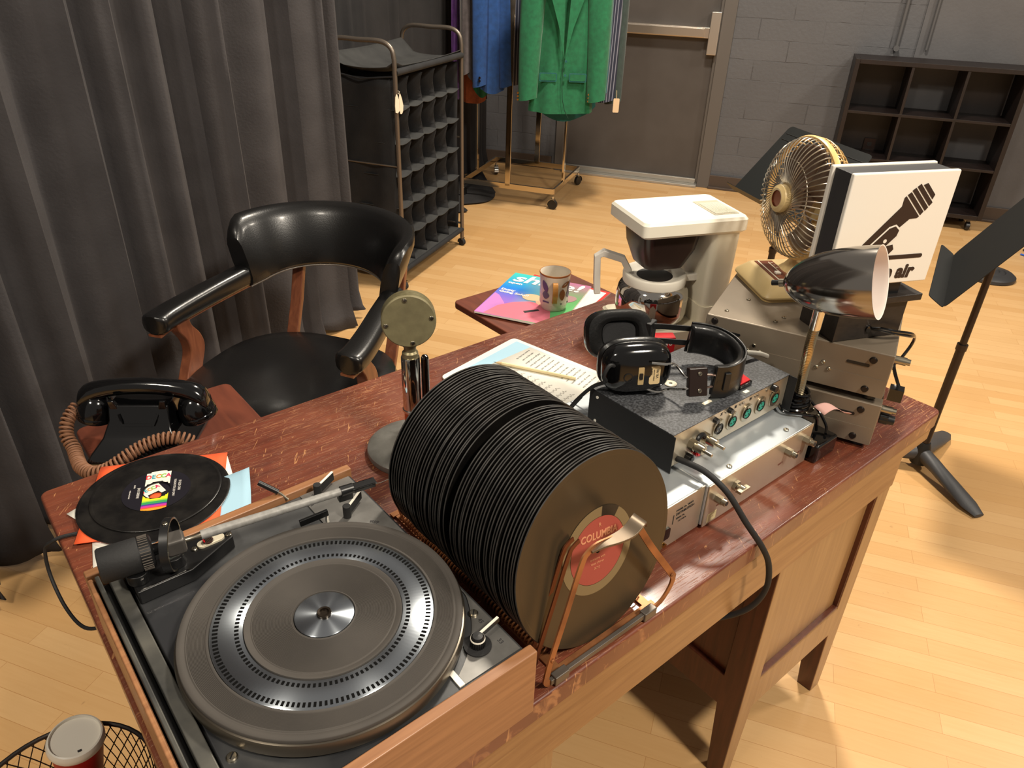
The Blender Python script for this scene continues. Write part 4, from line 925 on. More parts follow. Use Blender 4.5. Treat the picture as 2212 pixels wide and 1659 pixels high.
for c, r_ in ((0, 2), (2, 2), (0, 1), (1, 1), (2, 0), (0, 0), (1, 0)):
    m = MB(); bb(cols[c] + .008, cols[c + 1] - .008, D0, D0 + .006, rows[r_] + .008, rows[r_ + 1] - .008); m.build('back_panel', SHELFW, bs)
for s_ in (.06, SW - .06):
    for d in (.08, .27):
        m = MB(); m.box(.395 + s_ - .035, .395 + s_ + .035, -d - .03, -d + .03, .066, .075, 0, WM); m.cyl(BP(s_, d, .05), BP(s_, d, .066), .012); m.build('castor_plate', steelg, bs)
        m = MB(); m.cyl(BP(s_ - .012, d + .012, .026), BP(s_ + .012, d + .012, .026), .026, n=24); m.build('castor', blk, bs, bevel=.003)
m = MB(); m.prism(rrect(-.035, .035, -.057, .057, .004), 0, .005, 0, frame(WP(.62, .013 + .04, .40), WT, z=-WN)); 
o = m.build('wall_outlet', mat('brass_outlet_plate', (52, 38, 33), .4, .6), loc=WP(.62, .053, .40)); tag(o, 'small dark metal outlet plate inside the left column of the cube shelf', 'outlet')
for y in (-.022, .022):
    m = MB(); m.prism(rrect(-.014, .014, y - .012, y + .012, .005), .005, .0065, 0, frame(WP(.62, .053, .40), WT, z=-WN)); m.build('socket', blk, o)

# ================================================================ music stands
def music_stand(label, c, yaw, tilt, poleXY, legyaw, creases=True, W_=.5, H_=.33):
    t_ = thing('music_stand', label, 'music stand', (poleXY[0], poleXY[1], 0))
    u = V((math.cos(yaw), math.sin(yaw), 0)); v = V((-math.sin(yaw) * math.sin(tilt), math.cos(yaw) * math.sin(tilt), math.cos(tilt))); n_ = u.cross(v)
    F = frame(c, u, z=n_); mt = mat('stand_black', (30, 31, 31), .55, .3, bump=(260, .0003))
    mb = MB(); mb.prism(rrect(-W_ / 2, W_ / 2, -H_ / 2, H_ / 2, .02), -.001, .001, 0, F); dsk = mb.build('desk', mt, t_)
    # lip on the page side, page side = side facing away from / towards n
    s_ = -1 if n_.z < 0 else 1
    mb = MB(); mb.prism(rrect(-W_ / 2, W_ / 2, 0, .052, .012), -.001, .001, 0, frame(F @ V((0, -H_ / 2, 0)), u, z=-v * s_ * 1.0)); mb.build('lip', mt, dsk)
    if creases:
        mb = MB()
        for y in (H_ / 2 - .035, H_ / 2 - .062): mb.tube([F @ V((-W_ / 2 + .015, y, 0)), F @ V((W_ / 2 - .015, y, 0))], .003, 6)
        mb.build('crease', mt, dsk)
    p = V((poleXY[0], poleXY[1], 0)); zt = V(c).z - .06
    mb = MB(); mb.cyl(p + V((0, 0, .05)), p + V((0, 0, .45)), .0135, n=20); mb.cyl(p + V((0, 0, .45)), p + V((0, 0, .47)), .016); mb.cyl(p + V((0, 0, .45)), V((p.x, p.y, zt)), .0105)
    mb.tube([V((p.x, p.y, zt)), V(c) - n_ * s_ * .012], .010, 10); mb.build('pole', mat('stand_pole_brown_black', (58, 48, 42), .4, .6), t_)
    mb = MB(); mb.lathe([(.0001, .02), (.028, .02), (.030, .05), (.022, .085), (.017, .10), (.0001, .10)], 24, Matrix.Translation(p)); mb.build('hub', mt, t_)
    for k in range(3):
        a = legyaw + k * 2 * PI / 3; d = V((math.cos(a), math.sin(a), 0)); sd = V((-d.y, d.x, 0)); rr = []
        for q, z, w_, h_ in ((.015, .055, .022, .028), (.06, .050, .025, .022), (.15, .032, .029, .015), (.23, .017, .030, .010), (.275, .010, .018, .006)):
            rr.append([p + d * q + sd * (w_ * math.cos(e)) + V((0, 0, max(z + h_ * math.sin(e), .001))) for e in [2 * PI * i / 14 for i in range(14)]])
        mb = MB(); mb.loft(rr); mb.build('leg', mat('stand_leg_grey', (70, 70, 72), .5, .3, bump=(200, .0004)), t_)
    return t_
music_stand('black music stand tilted behind the fan, in front of the block wall', (2.69, 1.505, .765), -1.98, .72, (2.66, 1.52), R(20))
music_stand('black music stand with a turned-up lip, at the right end of the desk', (2.412, .685, .80), .352, -.55, (2.405, .672), R(-115), creases=False)
# round-base stand and cables at the right edge
m = MB(); m.lathe([(.0001, 0), (.125, 0), (.130, .006), (.128, .020), (.112, .032), (.075, .038), (.070, .034), (.060, .040), (.045, .041), (.040, .037), (.022, .044), (.0001, .045)], 56, Matrix.Translation((4.47, 1.25, 0)))
o = thing('microphone_stand', 'round black weighted base of a microphone stand on the floor, at the right edge', 'microphone stand', (4.47, 1.25, 0)); m.build('base', mat('cast_black_base', (58, 58, 60), .42, .3), o)
m = MB(); m.cyl((4.47, 1.25, .04), (4.47, 1.25, .055), .011); m.build('threaded_stub', nickel, o)
for nm, pts_, c_, lab in (('cable', [(4.66, 1.02, .005), (4.45, 1.0, .005), (4.38, .96, .005), (4.50, .86, .005), (4.8, .82, .005)], blkmatte, 'thin black cable looping on the floor beside the round stand base'),
        ('cable', [(5.1, 1.30, .006), (4.95, 1.12, .006), (5.05, 1.0, .012), (5.4, .86, .006)], blkmatte, 'dark cable on the floor at the right edge, above the round base'),
        ('cable', [(5.0, 1.28, .006), (4.98, 1.02, .006), (5.08, .93, .006), (5.3, .80, .006)], mat('blue_cable', (40, 90, 190), .45), 'blue cable curling on the floor at the right edge')):
    m = MB(); m.tube(smooth(pts_, 8), .005, 8); tag(m.build(nm, c_, loc=pts_[2]), lab, 'cable')
# ================================================================ waste basket with paper cup
bk = thing('wire_basket', 'black wire mesh waste basket on the floor at the lower left', 'waste basket', (-.098, .955, 0))
B0 = V((-.098, .955, 0)); m = MB(); m.tube([B0 + V((.145 * math.cos(a), .145 * math.sin(a), .30)) for a in [2 * PI * i / 48 for i in range(48)]], .004, 8, closed=True); m.build('rim', mat('basket_rim', (60, 56, 54), .35, .7), bk); m = MB()
m.tube([B0 + V((.105 * math.cos(a), .105 * math.sin(a), .005)) for a in [2 * PI * i / 48 for i in range(48)]], .004, 8, closed=True); m.build('base_ring', mat('basket_rim', (60, 56, 54), .35, .7), bk)
m = MB(); NW = 44
for s_ in (1, -1):
    for i in range(NW):
        pts_ = []
        for j in range(9):
            u = j / 8; a = 2 * PI * i / NW + s_ * u * 1.1; r_ = .105 + .040 * u; pts_.append(B0 + V((r_ * math.cos(a), r_ * math.sin(a), .005 + .295 * u)))
        m.tube(pts_, .0011, 4)
for i in range(-5, 6):
    x = i * .019; y = math.sqrt(.104 ** 2 - x * x); m.tube([B0 + V((x, -y, .005)), B0 + V((x, y, .005))], .0012, 4); m.tube([B0 + V((-y, x, .005)), B0 + V((y, x, .005))], .0012, 4)
m.build('mesh', mat('basket_wire', (38, 28, 28), .45, .5), bk)
cp_ = thing('paper_cup', 'red paper coffee cup with white lid sitting in the wire basket', 'cup', (-.060, 1.047, .212))
A = Matrix.Translation((-.060, 1.047, .212)) @ Matrix.Rotation(R(6), 4, 'Y') @ Matrix.Rotation(R(5), 4, 'X')
m = MB(); m.lathe([(.0001, 0), (.030, 0), (.0305, .002), (.041, .112), (.042, .114)], 40, A); m.build('cup_body', mat('red_cup_card', (196, 22, 28), .45), cp_)
m = MB(); m.lathe([(.0430, .110), (.0440, .113), (.0435, .120), (.0410, .126), (.0385, .127), (.0375, .122), (.0001, .122)], 40, A); ld = m.build('lid', white, cp_)
m = MB(); m.box(-.003, .003, -.030, -.026, .122, .1226, 0, A); m.build('sip_hole', ink, ld)
tag(MB().tube(smooth([(-.055, .975, .17), (-.035, .965, .245), (-.010, .940, .265), (.008, .915, .25), (.010, .90, .19)], 6), [.022 + .010 * math.sin(i / 24 * PI) for i in range(25)], 12).build('crumpled_bag', blkm, loc=(-.02, .94, .2)), 'crumpled black plastic lump in the wire basket beside the red cup', 'rubbish')
tag(MB().tube([V((-.012, .918, .20)) + V((.032 * math.cos(a), .024 * math.sin(a), .03 * math.sin(a) + .055)) for a in [PI * i / 20 for i in range(21)]], .0042, 8).build('tan_strap', mat('tan_leather_strap', (130, 92, 56), .5), loc=(-.012, .918, .24)), 'curved tan strap lying over the black lump in the basket', 'strap')
tag(MB().lathe([(.0001, 0), (.055, 0), (.075, .03), (.070, .09), (.040, .135), (.0001, .16)], 20, Matrix.Translation((-.085, .955, .010))).build('rubbish_bag', blkm, loc=(-.085, .955, .01)), 'dark rubbish filling the bottom of the wire basket', 'rubbish')
# ================================================================ silver amplifier
am = thing('amplifier', 'flat silver metal amplifier chassis with screws and jacks, lying under the black mixer', 'amplifier', (.85, .60, .76))
m = MB(); m.box(.766, 1.040, .457, .745, .766, .839); m.box(.655, .7655, .463, .745, .766, .839); m.build('chassis', galv, am, bevel=.002)
apm = mat('champagne_front', (206, 196, 176), .34, .75, noise=(4, .3, .7), col2=(190, 178, 158))
m = MB(); m.box(.767, 1.040, .4545, .4568, .764, .8395); m.box(.655, .765, .4605, .4628, .764, .8395); fpn = m.build('front_panel', apm, am, bevel=.0006)
m = MB()
for x, y in ((.67, .48), (1.0, .49), (.67, .72), (1.0, .72)): m.cyl((x, y, .7602), (x, y, .767), .009, n=14)
m.build('rubber_foot', blk, am)
for x, z in ((1.020, .817), (.968, .816), (.789, .810)):
    m = MB(); m.cyl((x, .4545, z), (x, .443, z), .0068, n=6); m.cyl((x, .443, z), (x, .436, z), .0055, n=20); m.cyl((x, .436, z), (x, .4355, z), .0035, n=14, mi=1); m.cyl((x - .0065, .441, z), (x + .0065, .441, z), .0012, n=8)
    m.build('bnc_jack', [nickel, ink], am)
m = MB(); m.cyl((.834, .4545, .812), (.834, .449, .812), .009, n=6); m.cyl((.834, .449, .812), (.834, .437, .812), .0055, n=18); m.strap([(.822, .440, .812), (.846, .440, .812)], (0, 1, 0), .009, .005); m.build('wing_terminal', nickel, am, bevel=.0006)
for x, y in ((.830, .468), (.985, .472), (.690, .475), (.70, .72)): screw((x, y, .8395), .0042, am)
m = MB(); m.prism(rrect(.671, .693, .783, .803, .004), 0, .003, 0, Matrix(((1, 0, 0, 0), (0, 0, -1, .4605), (0, 1, 0, 0), (0, 0, 0, 1)))); m.build('power_socket', blkg, am)
m = MB(); m.cyl((.684, .4605, .773), (.684, .456, .773), .004, n=14); m.build('ground_screw', goldm, am)
m = MB(); m.box(.776, .797, .4541, .4546, .768, .783); m.build('sticker', mat('yellowed_label', (214, 198, 150), .7), am)
FA = Matrix(((1, 0, 0, 0), (0, 0, -1, .4602), (0, 1, 0, 0), (0, 0, 0, 1)))
for s_, x, z, sz in (('MODEL No. VIDEO', .722, .824, .0045), ('DISTRIBUTION', .724, .817, .006), ('SERIAL No.', .715, .809, .004), ('115 V 60 Hz', .720, .802, .0035), ('|', .699, .812, .018)): text('lettering', s_, sz, FA @ Matrix.Translation((x, z, 0)), ink, am)
FA2 = Matrix(((1, 0, 0, 0), (0, 0, -1, .4542), (0, 1, 0, 0), (0, 0, 0, 1)))
for s_, x, z in (('OUT 1', .800, .792), ('LOOP', .846, .795), ('OUT 2', .958, .795), ('OUT 3', 1.010, .795), ('c us', .787, .776)): text('lettering', s_, .0045, FA2 @ Matrix.Translation((x, z, 0)), mat('ink_rust', (120, 60, 44), .6), am)

# ================================================================ black mixer
mx_ = thing('mixer_box', 'black textured audio box with green round microphone sockets on its silver face', 'mixer', (.89, .60, .8402))
crink = mat('black_crackle', (46, 47, 50), .55, noise=(260, .42, .62), col2=(84, 86, 90), bump=(320, .0005))
m = MB(); m.box(.745, 1.036, .5175, .680, .846, .9035); m.build('case', blkmatte, mx_, bevel=.001)
m = MB(); m.box(.744, 1.037, .514, .681, .9036, .9052); m.build('lid', crink, mx_, bevel=.0005)
for a_ in ((.7435, .7448, .510), (1.0362, 1.0375, .500)): m = MB(); m.box(*a_, .681, .8402, .9036); m.build('side_cheek', blkmatte, mx_)
m = MB(); m.box(.7455, 1.0355, .5150, .5172, .847, .9034); mp_ = m.build('face_plate', apm, mx_)
m = MB()
for x, y in ((.76, .54), (1.02, .54), (.76, .66), (1.02, .66)): m.cyl((x, y, .8397), (x, y, .847), .007, n=12)
m.build('rubber_foot', blk, mx_)
FY = lambda x, z, y=.515: Matrix(((1, 0, 0, x), (0, 0, -1, y), (0, 1, 0, z), (0, 0, 0, 1)))
gx = mat('green_socket', (24, 150, 128), .45)
for k, x in enumerate((.889, .927, .964, 1.003, .855)):
    m = MB(); m.prism(rrect(-.013, .013, -.0155, .0155, .012), 0, .0022, 0, FY(x, .873)); xs = m.build('socket_flange' if k < 4 else 'output_flange', nickel, mx_, bevel=.0005)
    m = MB(); m.lathe([(.0092, .0022), (.0098, .0034), (.0088, .0040), (.0080, .0036), (.0080, .002)], 32, FY(x, .8725)); m.build('socket_ring', mat('dark_ring', (60, 56, 50), .3, .8), xs)
    m = MB(); m.disc((0, 0, .0028), .0079, 28, 0, FY(x, .8725)); 
    for a in (90, 210, 330): m.cyl(FY(x, .8725) @ V((.0042 * math.cos(R(a)), .0042 * math.sin(R(a)), .0026)), FY(x, .8725) @ V((.0042 * math.cos(R(a)), .0042 * math.sin(R(a)), .0034)), .0013, n=10, mi=1)
    m.build('socket_core', [gx if k < 4 else blk, ink if k < 4 else nickel], xs, fixn=False)
    m = MB(); m.box(-.003, .003, .0105, .0145, .002, .0038, 0, FY(x, .8725)); m.build('latch', nickel, xs)
for x, z in ((.842, .893), (.876, .8975)): 
    m = MB(); m.cyl((x, .515, z), (x, .508, z), .0048, .0042, n=18); m.build('push_knob', blk, mx_)
m = MB(); m.cyl((.990, .515, .897), (.990, .506, .897), .0055, n=18); m.build('rotary_knob', blk, mx_)
m = MB()
for x in (.868, .905, .912, .944, .951, .975, .998): m.cyl((x, .5150, .8965), (x, .5135, .8965), .0022, n=12)
m.build('panel_screw', brushed, mx_)
for x, s_ in ((.893, 'III'), (.932, 'IV'), (.858, 'X')): text('lettering', s_, .0065, FY(x, .8965, .5147), ink, mx_, off=.0002)
for x, c_ in ((.790, 0), (.819, 1)):
    z = .872; m = MB(); m.cyl((x, .515, z), (x, .505, z), .0088, n=6); m.cyl((x, .505, z), (x, .490, z), .0070, n=20); m.cyl((x, .490, z), (x, .476, z), .0028, n=12); m.build('antenna_jack', nickel, mx_)
m = MB(); m.tube([(.806 + .010 * math.cos(a), .509, .868 + .016 * math.sin(a)) for a in [R(20 + 18 * i) for i in range(12)]], .0035, 8); m.build('jack_loop', blk, mx_)
for x, z, c_, nm in ((.8015, .855, red, 'red_terminal'), (.7855, .851, blk, 'black_terminal')):
    m = MB(); m.cyl((x, .515, z), (x, .505, z), .0058, .0066, n=8); m.cyl((x, .505, z), (x, .503, z), .0045, n=12); m.build(nm, c_, mx_, bevel=.0006)
m = MB()
for y, z in ((.664, .852), (.664, .895)): m.cyl((.7434, y, z), (.7424, y, z), .0026, n=10)
m.build('side_rivet', white, mx_)
# things stuck and laid on the lid
m = MB(); m.prism(rrect(.925, .957, .532, .558, .002), .9053, .9125); sw = m.build('switch_housing', blkg, mx_, bevel=.001)
m = MB(); m.add([(.928, .535, .9125), (.954, .535, .9125), (.954, .556, .9125), (.928, .556, .9125), (.928, .535, .9150), (.954, .535, .9150), (.954, .556, .9195), (.928, .556, .9195)], [(0, 1, 2, 3), (4, 5, 6, 7), (0, 1, 5, 4), (1, 2, 6, 5), (2, 3, 7, 6), (3, 0, 4, 7)]); m.build('red_rocker', red, sw, bevel=.001)
m = MB(); m.prism(rrect(.925, .957, .561, .572, .002), .9053, .9075); m.build('clear_tape', mat('clear_tape', (150, 150, 146), .25), mx_)
for a, b in (((.845, .5385), (.868, .5445)), ((.925, .5215), (.940, .5275))):
    m = MB(); m.prism(rrect(a[0] - .006, b[0] + .012, a[1] - .003, b[1] + .003, .001), .9053, .9055); tp = m.build('tape_strip', mat('tape_grey', (78, 80, 80), .3), mx_)
    m = MB(); m.prism(rrect(a[0], b[0] - .004, a[1], b[1], .001), .9056, .9060); m.build('label_strip', cream, tp)
m = MB(); m.lathe([(.003, .9054), (.010, .9054), (.0102, .9062), (.0085, .9070), (.003, .9070), (.003, .9054)], 32, Matrix.Translation((.853, .612, 0))); m.build('cream_washer', cream, mx_)
tag(MB().tube(smooth([(.975, .575, .9100), (.985, .588, .918), (1.003, .592, .921), (1.022, .588, .918), (1.045, .580, .912), (1.060, .573, .905)], 6), .0042, 10).build('white_cable', mat('white_cable_sheath', (216, 212, 200), .5), loc=(1.0, .59, .905)), 'short white cable arching across the top of the black mixer', 'cable')
cd = MB().tube(smooth([(.762, .514, .857), (.763, .495, .860), (.768, .465, .858), (.778, .432, .838), (.792, .402, .797), (.812, .378, .755), (.830, .370, .715), (.838, .368, .665), (.832, .380, .620), (.815, .405, .588), (.790, .438, .570), (.762, .470, .572), (.735, .495, .610), (.715, .515, .67)], 7), .0046, 10)
tag(cd.build('power_cord', blkmatte, loc=(.80, .42, .70)), 'thick black power cord falling from the mixer over the front edge of the desk', 'cord')

# ================================================================ headphones
HX = V((.87, -.49, 0)).normalized(); HN = V((-.49, -.87, 0)).normalized(); HZ = V((0, 0, 1))
hp = thing('headphones', 'big black studio headphones with padded leather band resting on the mixer', 'headphones', (.86, .62, .9056))
def cup(c, sgn, nm, tilt=0):
    """sgn=+1: shell faces the camera"""
    n_ = (HN * sgn); A = frame(c, HX, z=(n_ + V((0, 0, .10 if sgn > 0 else -.38))).normalized())
    def sup(k, w_, h_, z, e=3.1): return [A @ V((k * w_ * math.copysign(abs(math.cos(q)) ** (2 / e), math.cos(q)), k * h_ * math.copysign(abs(math.sin(q)) ** (2 / e), math.sin(q)), z)) for q in [2 * PI * i / 36 for i in range(36)]]
    W_, H_ = .054, .039
    mb = MB(); mb.loft([sup(k, W_, H_, z) for k, z in ((.90, -.004), (1.0, 0), (1.02, .006), (1.0, .012), (.96, .018), (.84, .0245), (.60, .028), (.25, .0295), (.01, .0298))]); o = mb.build(nm, blkg, hp)
    mb = MB(); mb.loft([sup(k, W_, H_, z) for k, z in ((.80, -.003), (.98, -.004), (1.05, -.008), (1.05, -.013), (.98, -.019), (.80, -.0205), (.60, -.017), (.52, -.009), (.51, -.005))], cap=False); mb.build('ear_cushion', leather, o)
    mb = MB(); mb.loft([sup(.52, W_, H_, z) for z in (-.010, -.009)]); mb.build('speaker_cloth', blkm, o)
    return o, A
fc, FA3 = cup(V((.793, .640, .9475)), 1, 'front_ear_cup'); bc, BA = cup(V((.842, .724, .952)), -1, 'back_ear_cup')
m = MB(); m.prism(rrect(-.004, .005, -.020, .008, .001), .0290, .0308, 0, FA3); m.build('switch_plate', mat('gold_switch_plate', (206, 180, 130), .4, .4), fc)
m = MB(); m.prism(rrect(-.0022, .0030, -.011, -.001, .001), .0306, .0325, 0, FA3); m.build('slide_switch', blk, fc)
m = MB(); m.prism(rrect(.014, .031, -.021, .008, .003), .0272, .0292, 0, FA3); tl = m.build('name_tag', mat('tan_label', (214, 188, 140), .6), fc)
for s_, x, y, sz in (('VR-90', .0270, -.004, .0060), ('STEREO SYSTEM', .0215, -.006, .0026), ('MADE IN', .0178, .000, .0028)): text('lettering', s_, sz, FA3 @ Matrix.Translation((x, y, .0295)) @ Matrix.Rotation(R(90), 4, 'Z'), ink, tl, ext=.0001)
m = MB(); m.lathe([(.0075, .026), (.0075, .0295), (.006, .0298), (.0055, .027), (.0001, .027)], 28, FA3 @ Matrix.Translation((-.019, -.008, 0))); m.build('vent_dial', blk, fc)
B1 = frame(V((.846, .560, .9365)), HX, z=(HN + V((0, 0, .35))).normalized())
m = MB(); m.box(-.015, .015, -.022, .022, -.006, .006, 0, B1); bk1 = m.build('yoke_block', mat('brown_black_plastic', (34, 22, 18), .3), hp, bevel=.002)
for y in (-.013, .013): screw(B1 @ V((.002, y, .006)), .0034, bk1, ax=tuple((HN + V((0, 0, .35))).normalized()))
m = MB(); m.tube(smooth([FA3 @ V((.014, .016, .033)), FA3 @ V((.034, .014, .036)), FA3 @ V((.052, .010, .032)), B1 @ V((-.020, .010, .002)), B1 @ V((-.012, .008, 0))], 6), .0020, 8)
m.tube(smooth([FA3 @ V((.010, -.030, .022)), FA3 @ V((.030, -.036, .026)), FA3 @ V((.048, -.034, .024)), B1 @ V((-.020, -.010, .002)), B1 @ V((-.012, -.008, 0))], 6), .0020, 8); m.build('wire_yoke', chrome, hp)
arc = [(.868, .545, .935), (.890, .534, .934), (.922, .535, .935), (.950, .552, .937), (.966, .580, .940), (.966, .610, .944), (.950, .634, .948), (.930, .648, .951)]
ac = smooth(arc, 8)
m = MB(); m.strap(ac, (0, 0, 1), .054, .0035); hb_ = m.build('headband', leather, hp, bevel=.001)
m = MB(); cen = V((.90, .60, .94)); rr = []
for i, p in enumerate(ac):
    a_, b_ = ac[max(i - 1, 0)], ac[min(i + 1, len(ac) - 1)]; t_ = (b_ - a_).normalized(); nn = t_.cross(V((0, 0, 1))).normalized(); nn = nn if nn.dot(cen - p) > 0 else -nn
    e = min(1, min(i, len(ac) - 1 - i) / 3 + .35); rr.append([p + nn * (.007 + .009 * e * math.cos(q)) + V((0, 0, .026 * math.copysign(abs(math.sin(q)) ** .6, math.sin(q)))) for q in [2 * PI * k / 16 for k in range(16)]])
m.loft(rr); m.build('band_pad', leather, hp)
m = MB()
for dz in (-.010, .010): m.tube([B1 @ V((.012, dz, .001)), V((.868, .546, .937 + dz)), V((.880, .539, .936 + dz))], .0017, 8)
m.build('slider_rod', mat('rose_chrome', (214, 180, 164), .15, 1), hp)
m = MB(); m.box(-.005, .005, -.015, .015, -.003, .003, 0, frame(V((.884, .5335, .936)), HX, z=HN)); m.build('slider_stop', blk, hp, bevel=.001)
for dz in (-.013, .013):
    m = MB(); m.strap(smooth([(.940, .643, .951 + dz), (.918, .660, .953 + dz), (.895, .678, .955 + dz), (.872, .696, .955 + dz)], 4), (0, 0, 1), .009, .0025); m.build('rear_strap', blk, hp)
m = MB(); m.box(-.012, .012, -.020, .020, -.005, .005, 0, frame((.884, .690, .9555), HX * .7 - HN * .7, z=HN + HX)); m.build('rear_block', blk, hp, bevel=.002)
m = MB(); m.tube(smooth([FA3 @ V((-.036, .008, .020)), FA3 @ V((-.050, .014, .030)), FA3 @ V((-.058, -.002, .030)), FA3 @ V((-.050, -.018, .016)), (.738, .672, .912), (.728, .694, .880), (.735, .735, .82), (.752, .790, .776), (.765, .835, .7715), (.738, .865, .7700), (.705, .885, .7690), (.67, .90, .7690)], 8), .0030, 8)
m.tube(smooth([(.730, .686, .89), (.733, .72, .84), (.745, .76, .79), (.742, .80, .7715), (.715, .83, .7690), (.68, .85, .7680)], 7), .0026, 8); m.build('headphone_cord', blkmatte, hp)

# ================================================================ two taupe equipment boxes
EO = V((1.161, .405, 0)); EE = V((-.385, .923, 0)).normalized(); ED = V((EE.y, -EE.x, 0))
EM = Matrix((EE, -ED, V((0, 0, 1)))).transposed().to_4x4(); EM.translation = EO      # local x along the face, +y out of the face
def equip(z0, z1, dx, name, label, ln=.309, dp=.285):
    t_ = thing('equipment_box', label, 'equipment', EM @ V((ln / 2 + dx, -dp / 2, z0 - .01)))
    m = MB(); m.box(dx, ln + dx, -dp, 0, z0, z1, 0, EM); c_ = m.build('case', taupe, t_, bevel=.0022)
    m = MB(); m.box(dx + .001, ln + dx - .001, .0, .0006, z0 + .001, z0 + (z1 - z0) * .42, 0, EM); m.build('lower_flange', taupe, t_)
    m = MB()
    for a in (.02, ln - .02):
        for b in (-.02, -dp + .02): m.cyl(EM @ V((a + dx, b, z0 - .0098)), EM @ V((a + dx, b, z0 + .001)), .011, n=16)
    m.build('rubber_foot', blk, t_)
    zm = (z0 + z1) / 2
    for a in (.055, ln - .042):
        m = MB(); m.prism(rrect(a - .018, a + .018, -.0025, .0025, .0024), 0, .0008, 0, EM @ Matrix(((1, 0, 0, 0), (0, 0, 1, 0), (0, 1, 0, zm + .014), (0, 0, 0, 1)))); m.build('slot', blk, t_)
    for a, z in ((.103, zm + .002), (.092, zm - .008), (.112, zm - .010), (.219, zm + .002), (.208, zm - .008), (.228, zm - .010)): screw(EM @ V((a + dx, .0006, z)), .0036, t_, ax=tuple(ED * -1))
    for a, z in ((.030, z1 - .015), (.030, z0 + .012), (ln - .016, z1 - .010)): 
        m = MB(); m.cyl(EM @ V((a + dx, .0006, z)), EM @ V((a + dx, .0040, z)), .0062, .0048, n=18); m.build('hex_bolt', mat('dark_bolt', (40, 34, 32), .35, .6), t_)
    m = MB(); z = z1 - .014
    m.cyl(EM @ V((dx, -.020, z)), EM @ V((dx - .018, -.020, z)), .0068, n=20); m.cyl(EM @ V((dx - .018, -.020, z)), EM @ V((dx - .024, -.020, z)), .0052, n=20); m.build('side_connector', nickel, t_)
    m = MB()
    for b in (-.045, -.24): m.cyl(EM @ V((dx, b, zm)), EM @ V((dx - .003, b, zm)), .004, n=14)
    m.build('side_screw', nickel, t_)
    return t_
el = equip(.7705, .8505, 0, 'lower', 'dark taupe metal equipment box standing directly on the desk, lower of the two')
eu = equip(.8635, .9445, .004, 'upper', 'taupe metal equipment box stacked on top, carrying the fan and the lit-sign plinth')
for (a, b) in ((.285, -.03), (.20, -.03), (.262, -.10), (.19, -.055)): screw(EM @ V((a, b, .9447)), .0038, eu)
m = MB(); m.box(-.016, -.002, -.030, -.012, .812, .826, 0, EM); m.cyl(EM @ V((-.002, -.02, .819)), EM @ V((-.026, -.02, .819)), .0095, .008, n=10); m.build('black_plug', blk, el, bevel=.001)

# ================================================================ on-air sign on its plinth
SU = V((.925, -.38, 0)).normalized(); SB = V((-SU.y, SU.x, 0)); SO = V((1.1195, .498, .9447))
SM = Matrix((SU, SB, V((0, 0, 1)))).transposed().to_4x4(); SM.translation = SO
blw = wood_mat('black_stained_wood', (44, 38, 34), (30, 26, 24), scale=(6, 60, 60), coat=0)
sg = thing('studio_sign', 'white light box sign with black microphone symbol and on the air lettering', 'sign', SM @ V((.066, .045, 0)))
m = MB(); m.box(0, .1325, 0, .090, .0003, .066, 0, SM); m.build('plinth', blw, sg, bevel=.0015)
m = MB(); m.box(-.010, .148, -.010, .100, .066, .078, 0, SM); m.build('plinth_cap', blw, sg, bevel=.0015)
S2U = V((.908, -.419, 0)).normalized(); S2B = V((-S2U.y, S2U.x, 0)); S2 = Matrix((S2U, S2B, V((0, 0, 1)))).transposed().to_4x4(); S2.translation = V((1.165, .475, 0))
m = MB(); m.box(-.045, .055, .008, .050, 1.0225, 1.047, 0, S2); m.build('neck', blk, sg)
m = MB(); m.box(-.0905, .0905, .0085, .0495, 1.0475, 1.2225, 0, S2); m.build('casing', mat('dark_grey_casing', (44, 44, 46), .5, bump=(200, .0003)), sg, bevel=.001)
acr = mat('opal_acrylic', (240, 234, 222), .28, emit=0)
for y0, y1, nm in ((0, .0085, 'front_panel'), (.0495, .058, 'back_panel')):
    m = MB(); m.prism(rrect(-.0945, .0945, 1.045, 1.225, .003), 0, y1 - y0, 0, S2 @ Matrix(((1, 0, 0, 0), (0, 0, -1, y1), (0, 1, 0, 0), (0, 0, 0, 1)))); o = m.build(nm, acr, sg, bevel=.0025, seg=3)
    if nm == 'front_panel': fpan = o
SF = S2 @ Matrix(((1, 0, 0, 0), (0, 0, -1, -.0002), (0, 1, 0, 0), (0, 0, 0, 1)))        # local x right, y up, z out
sink = mat('sign_brown_black', (52, 36, 28), .45)
A45 = SF @ Matrix.Translation((.0245, 1.1725, 0)) @ Matrix.Rotation(R(46), 4, 'Z')
m = MB()
for s0, hw in ((.0015, .0235), (.0104, .0235), (.0193, .0222), (.0282, .0165)):
    h2 = hw * (.96 if s0 < .02 else .80); m.prism([(s0, -hw), (s0 + .0068, -h2), (s0 + .0068, h2), (s0, hw)], 0, .0005, 0, A45)
m.prism([(-.014, -.0145), (-.0045, -.0235), (-.0008, -.0235), (-.0008, .0235), (-.0045, .0235), (-.014, .0145)], 0, .0005, 0, A45)
m.prism([(-.112, -.0085), (-.014, -.0145), (-.014, .0145), (-.112, .0110)], 0, .0005, 0, A45)
mi_ = m.build('microphone_symbol', sink, fpan)
m = MB(); cl = [(-.086, -.001), (-.046, -.001), (-.037, -.006), (-.036, -.0165), (-.044, -.0215), (-.064, -.0215), (-.074, -.031), (-.086, -.022)]
m.prism([(x * 1.0 - .0, y + .001) for x, y in [(-.089, .0005), (-.045, .0005), (-.0345, -.0055), (-.0335, -.0145), (-.036, -.0165), (-.044, -.0225), (-.064, -.0225), (-.074, -.032), (-.088, -.024)]][::-1], .0006, .0008, 1, A45)
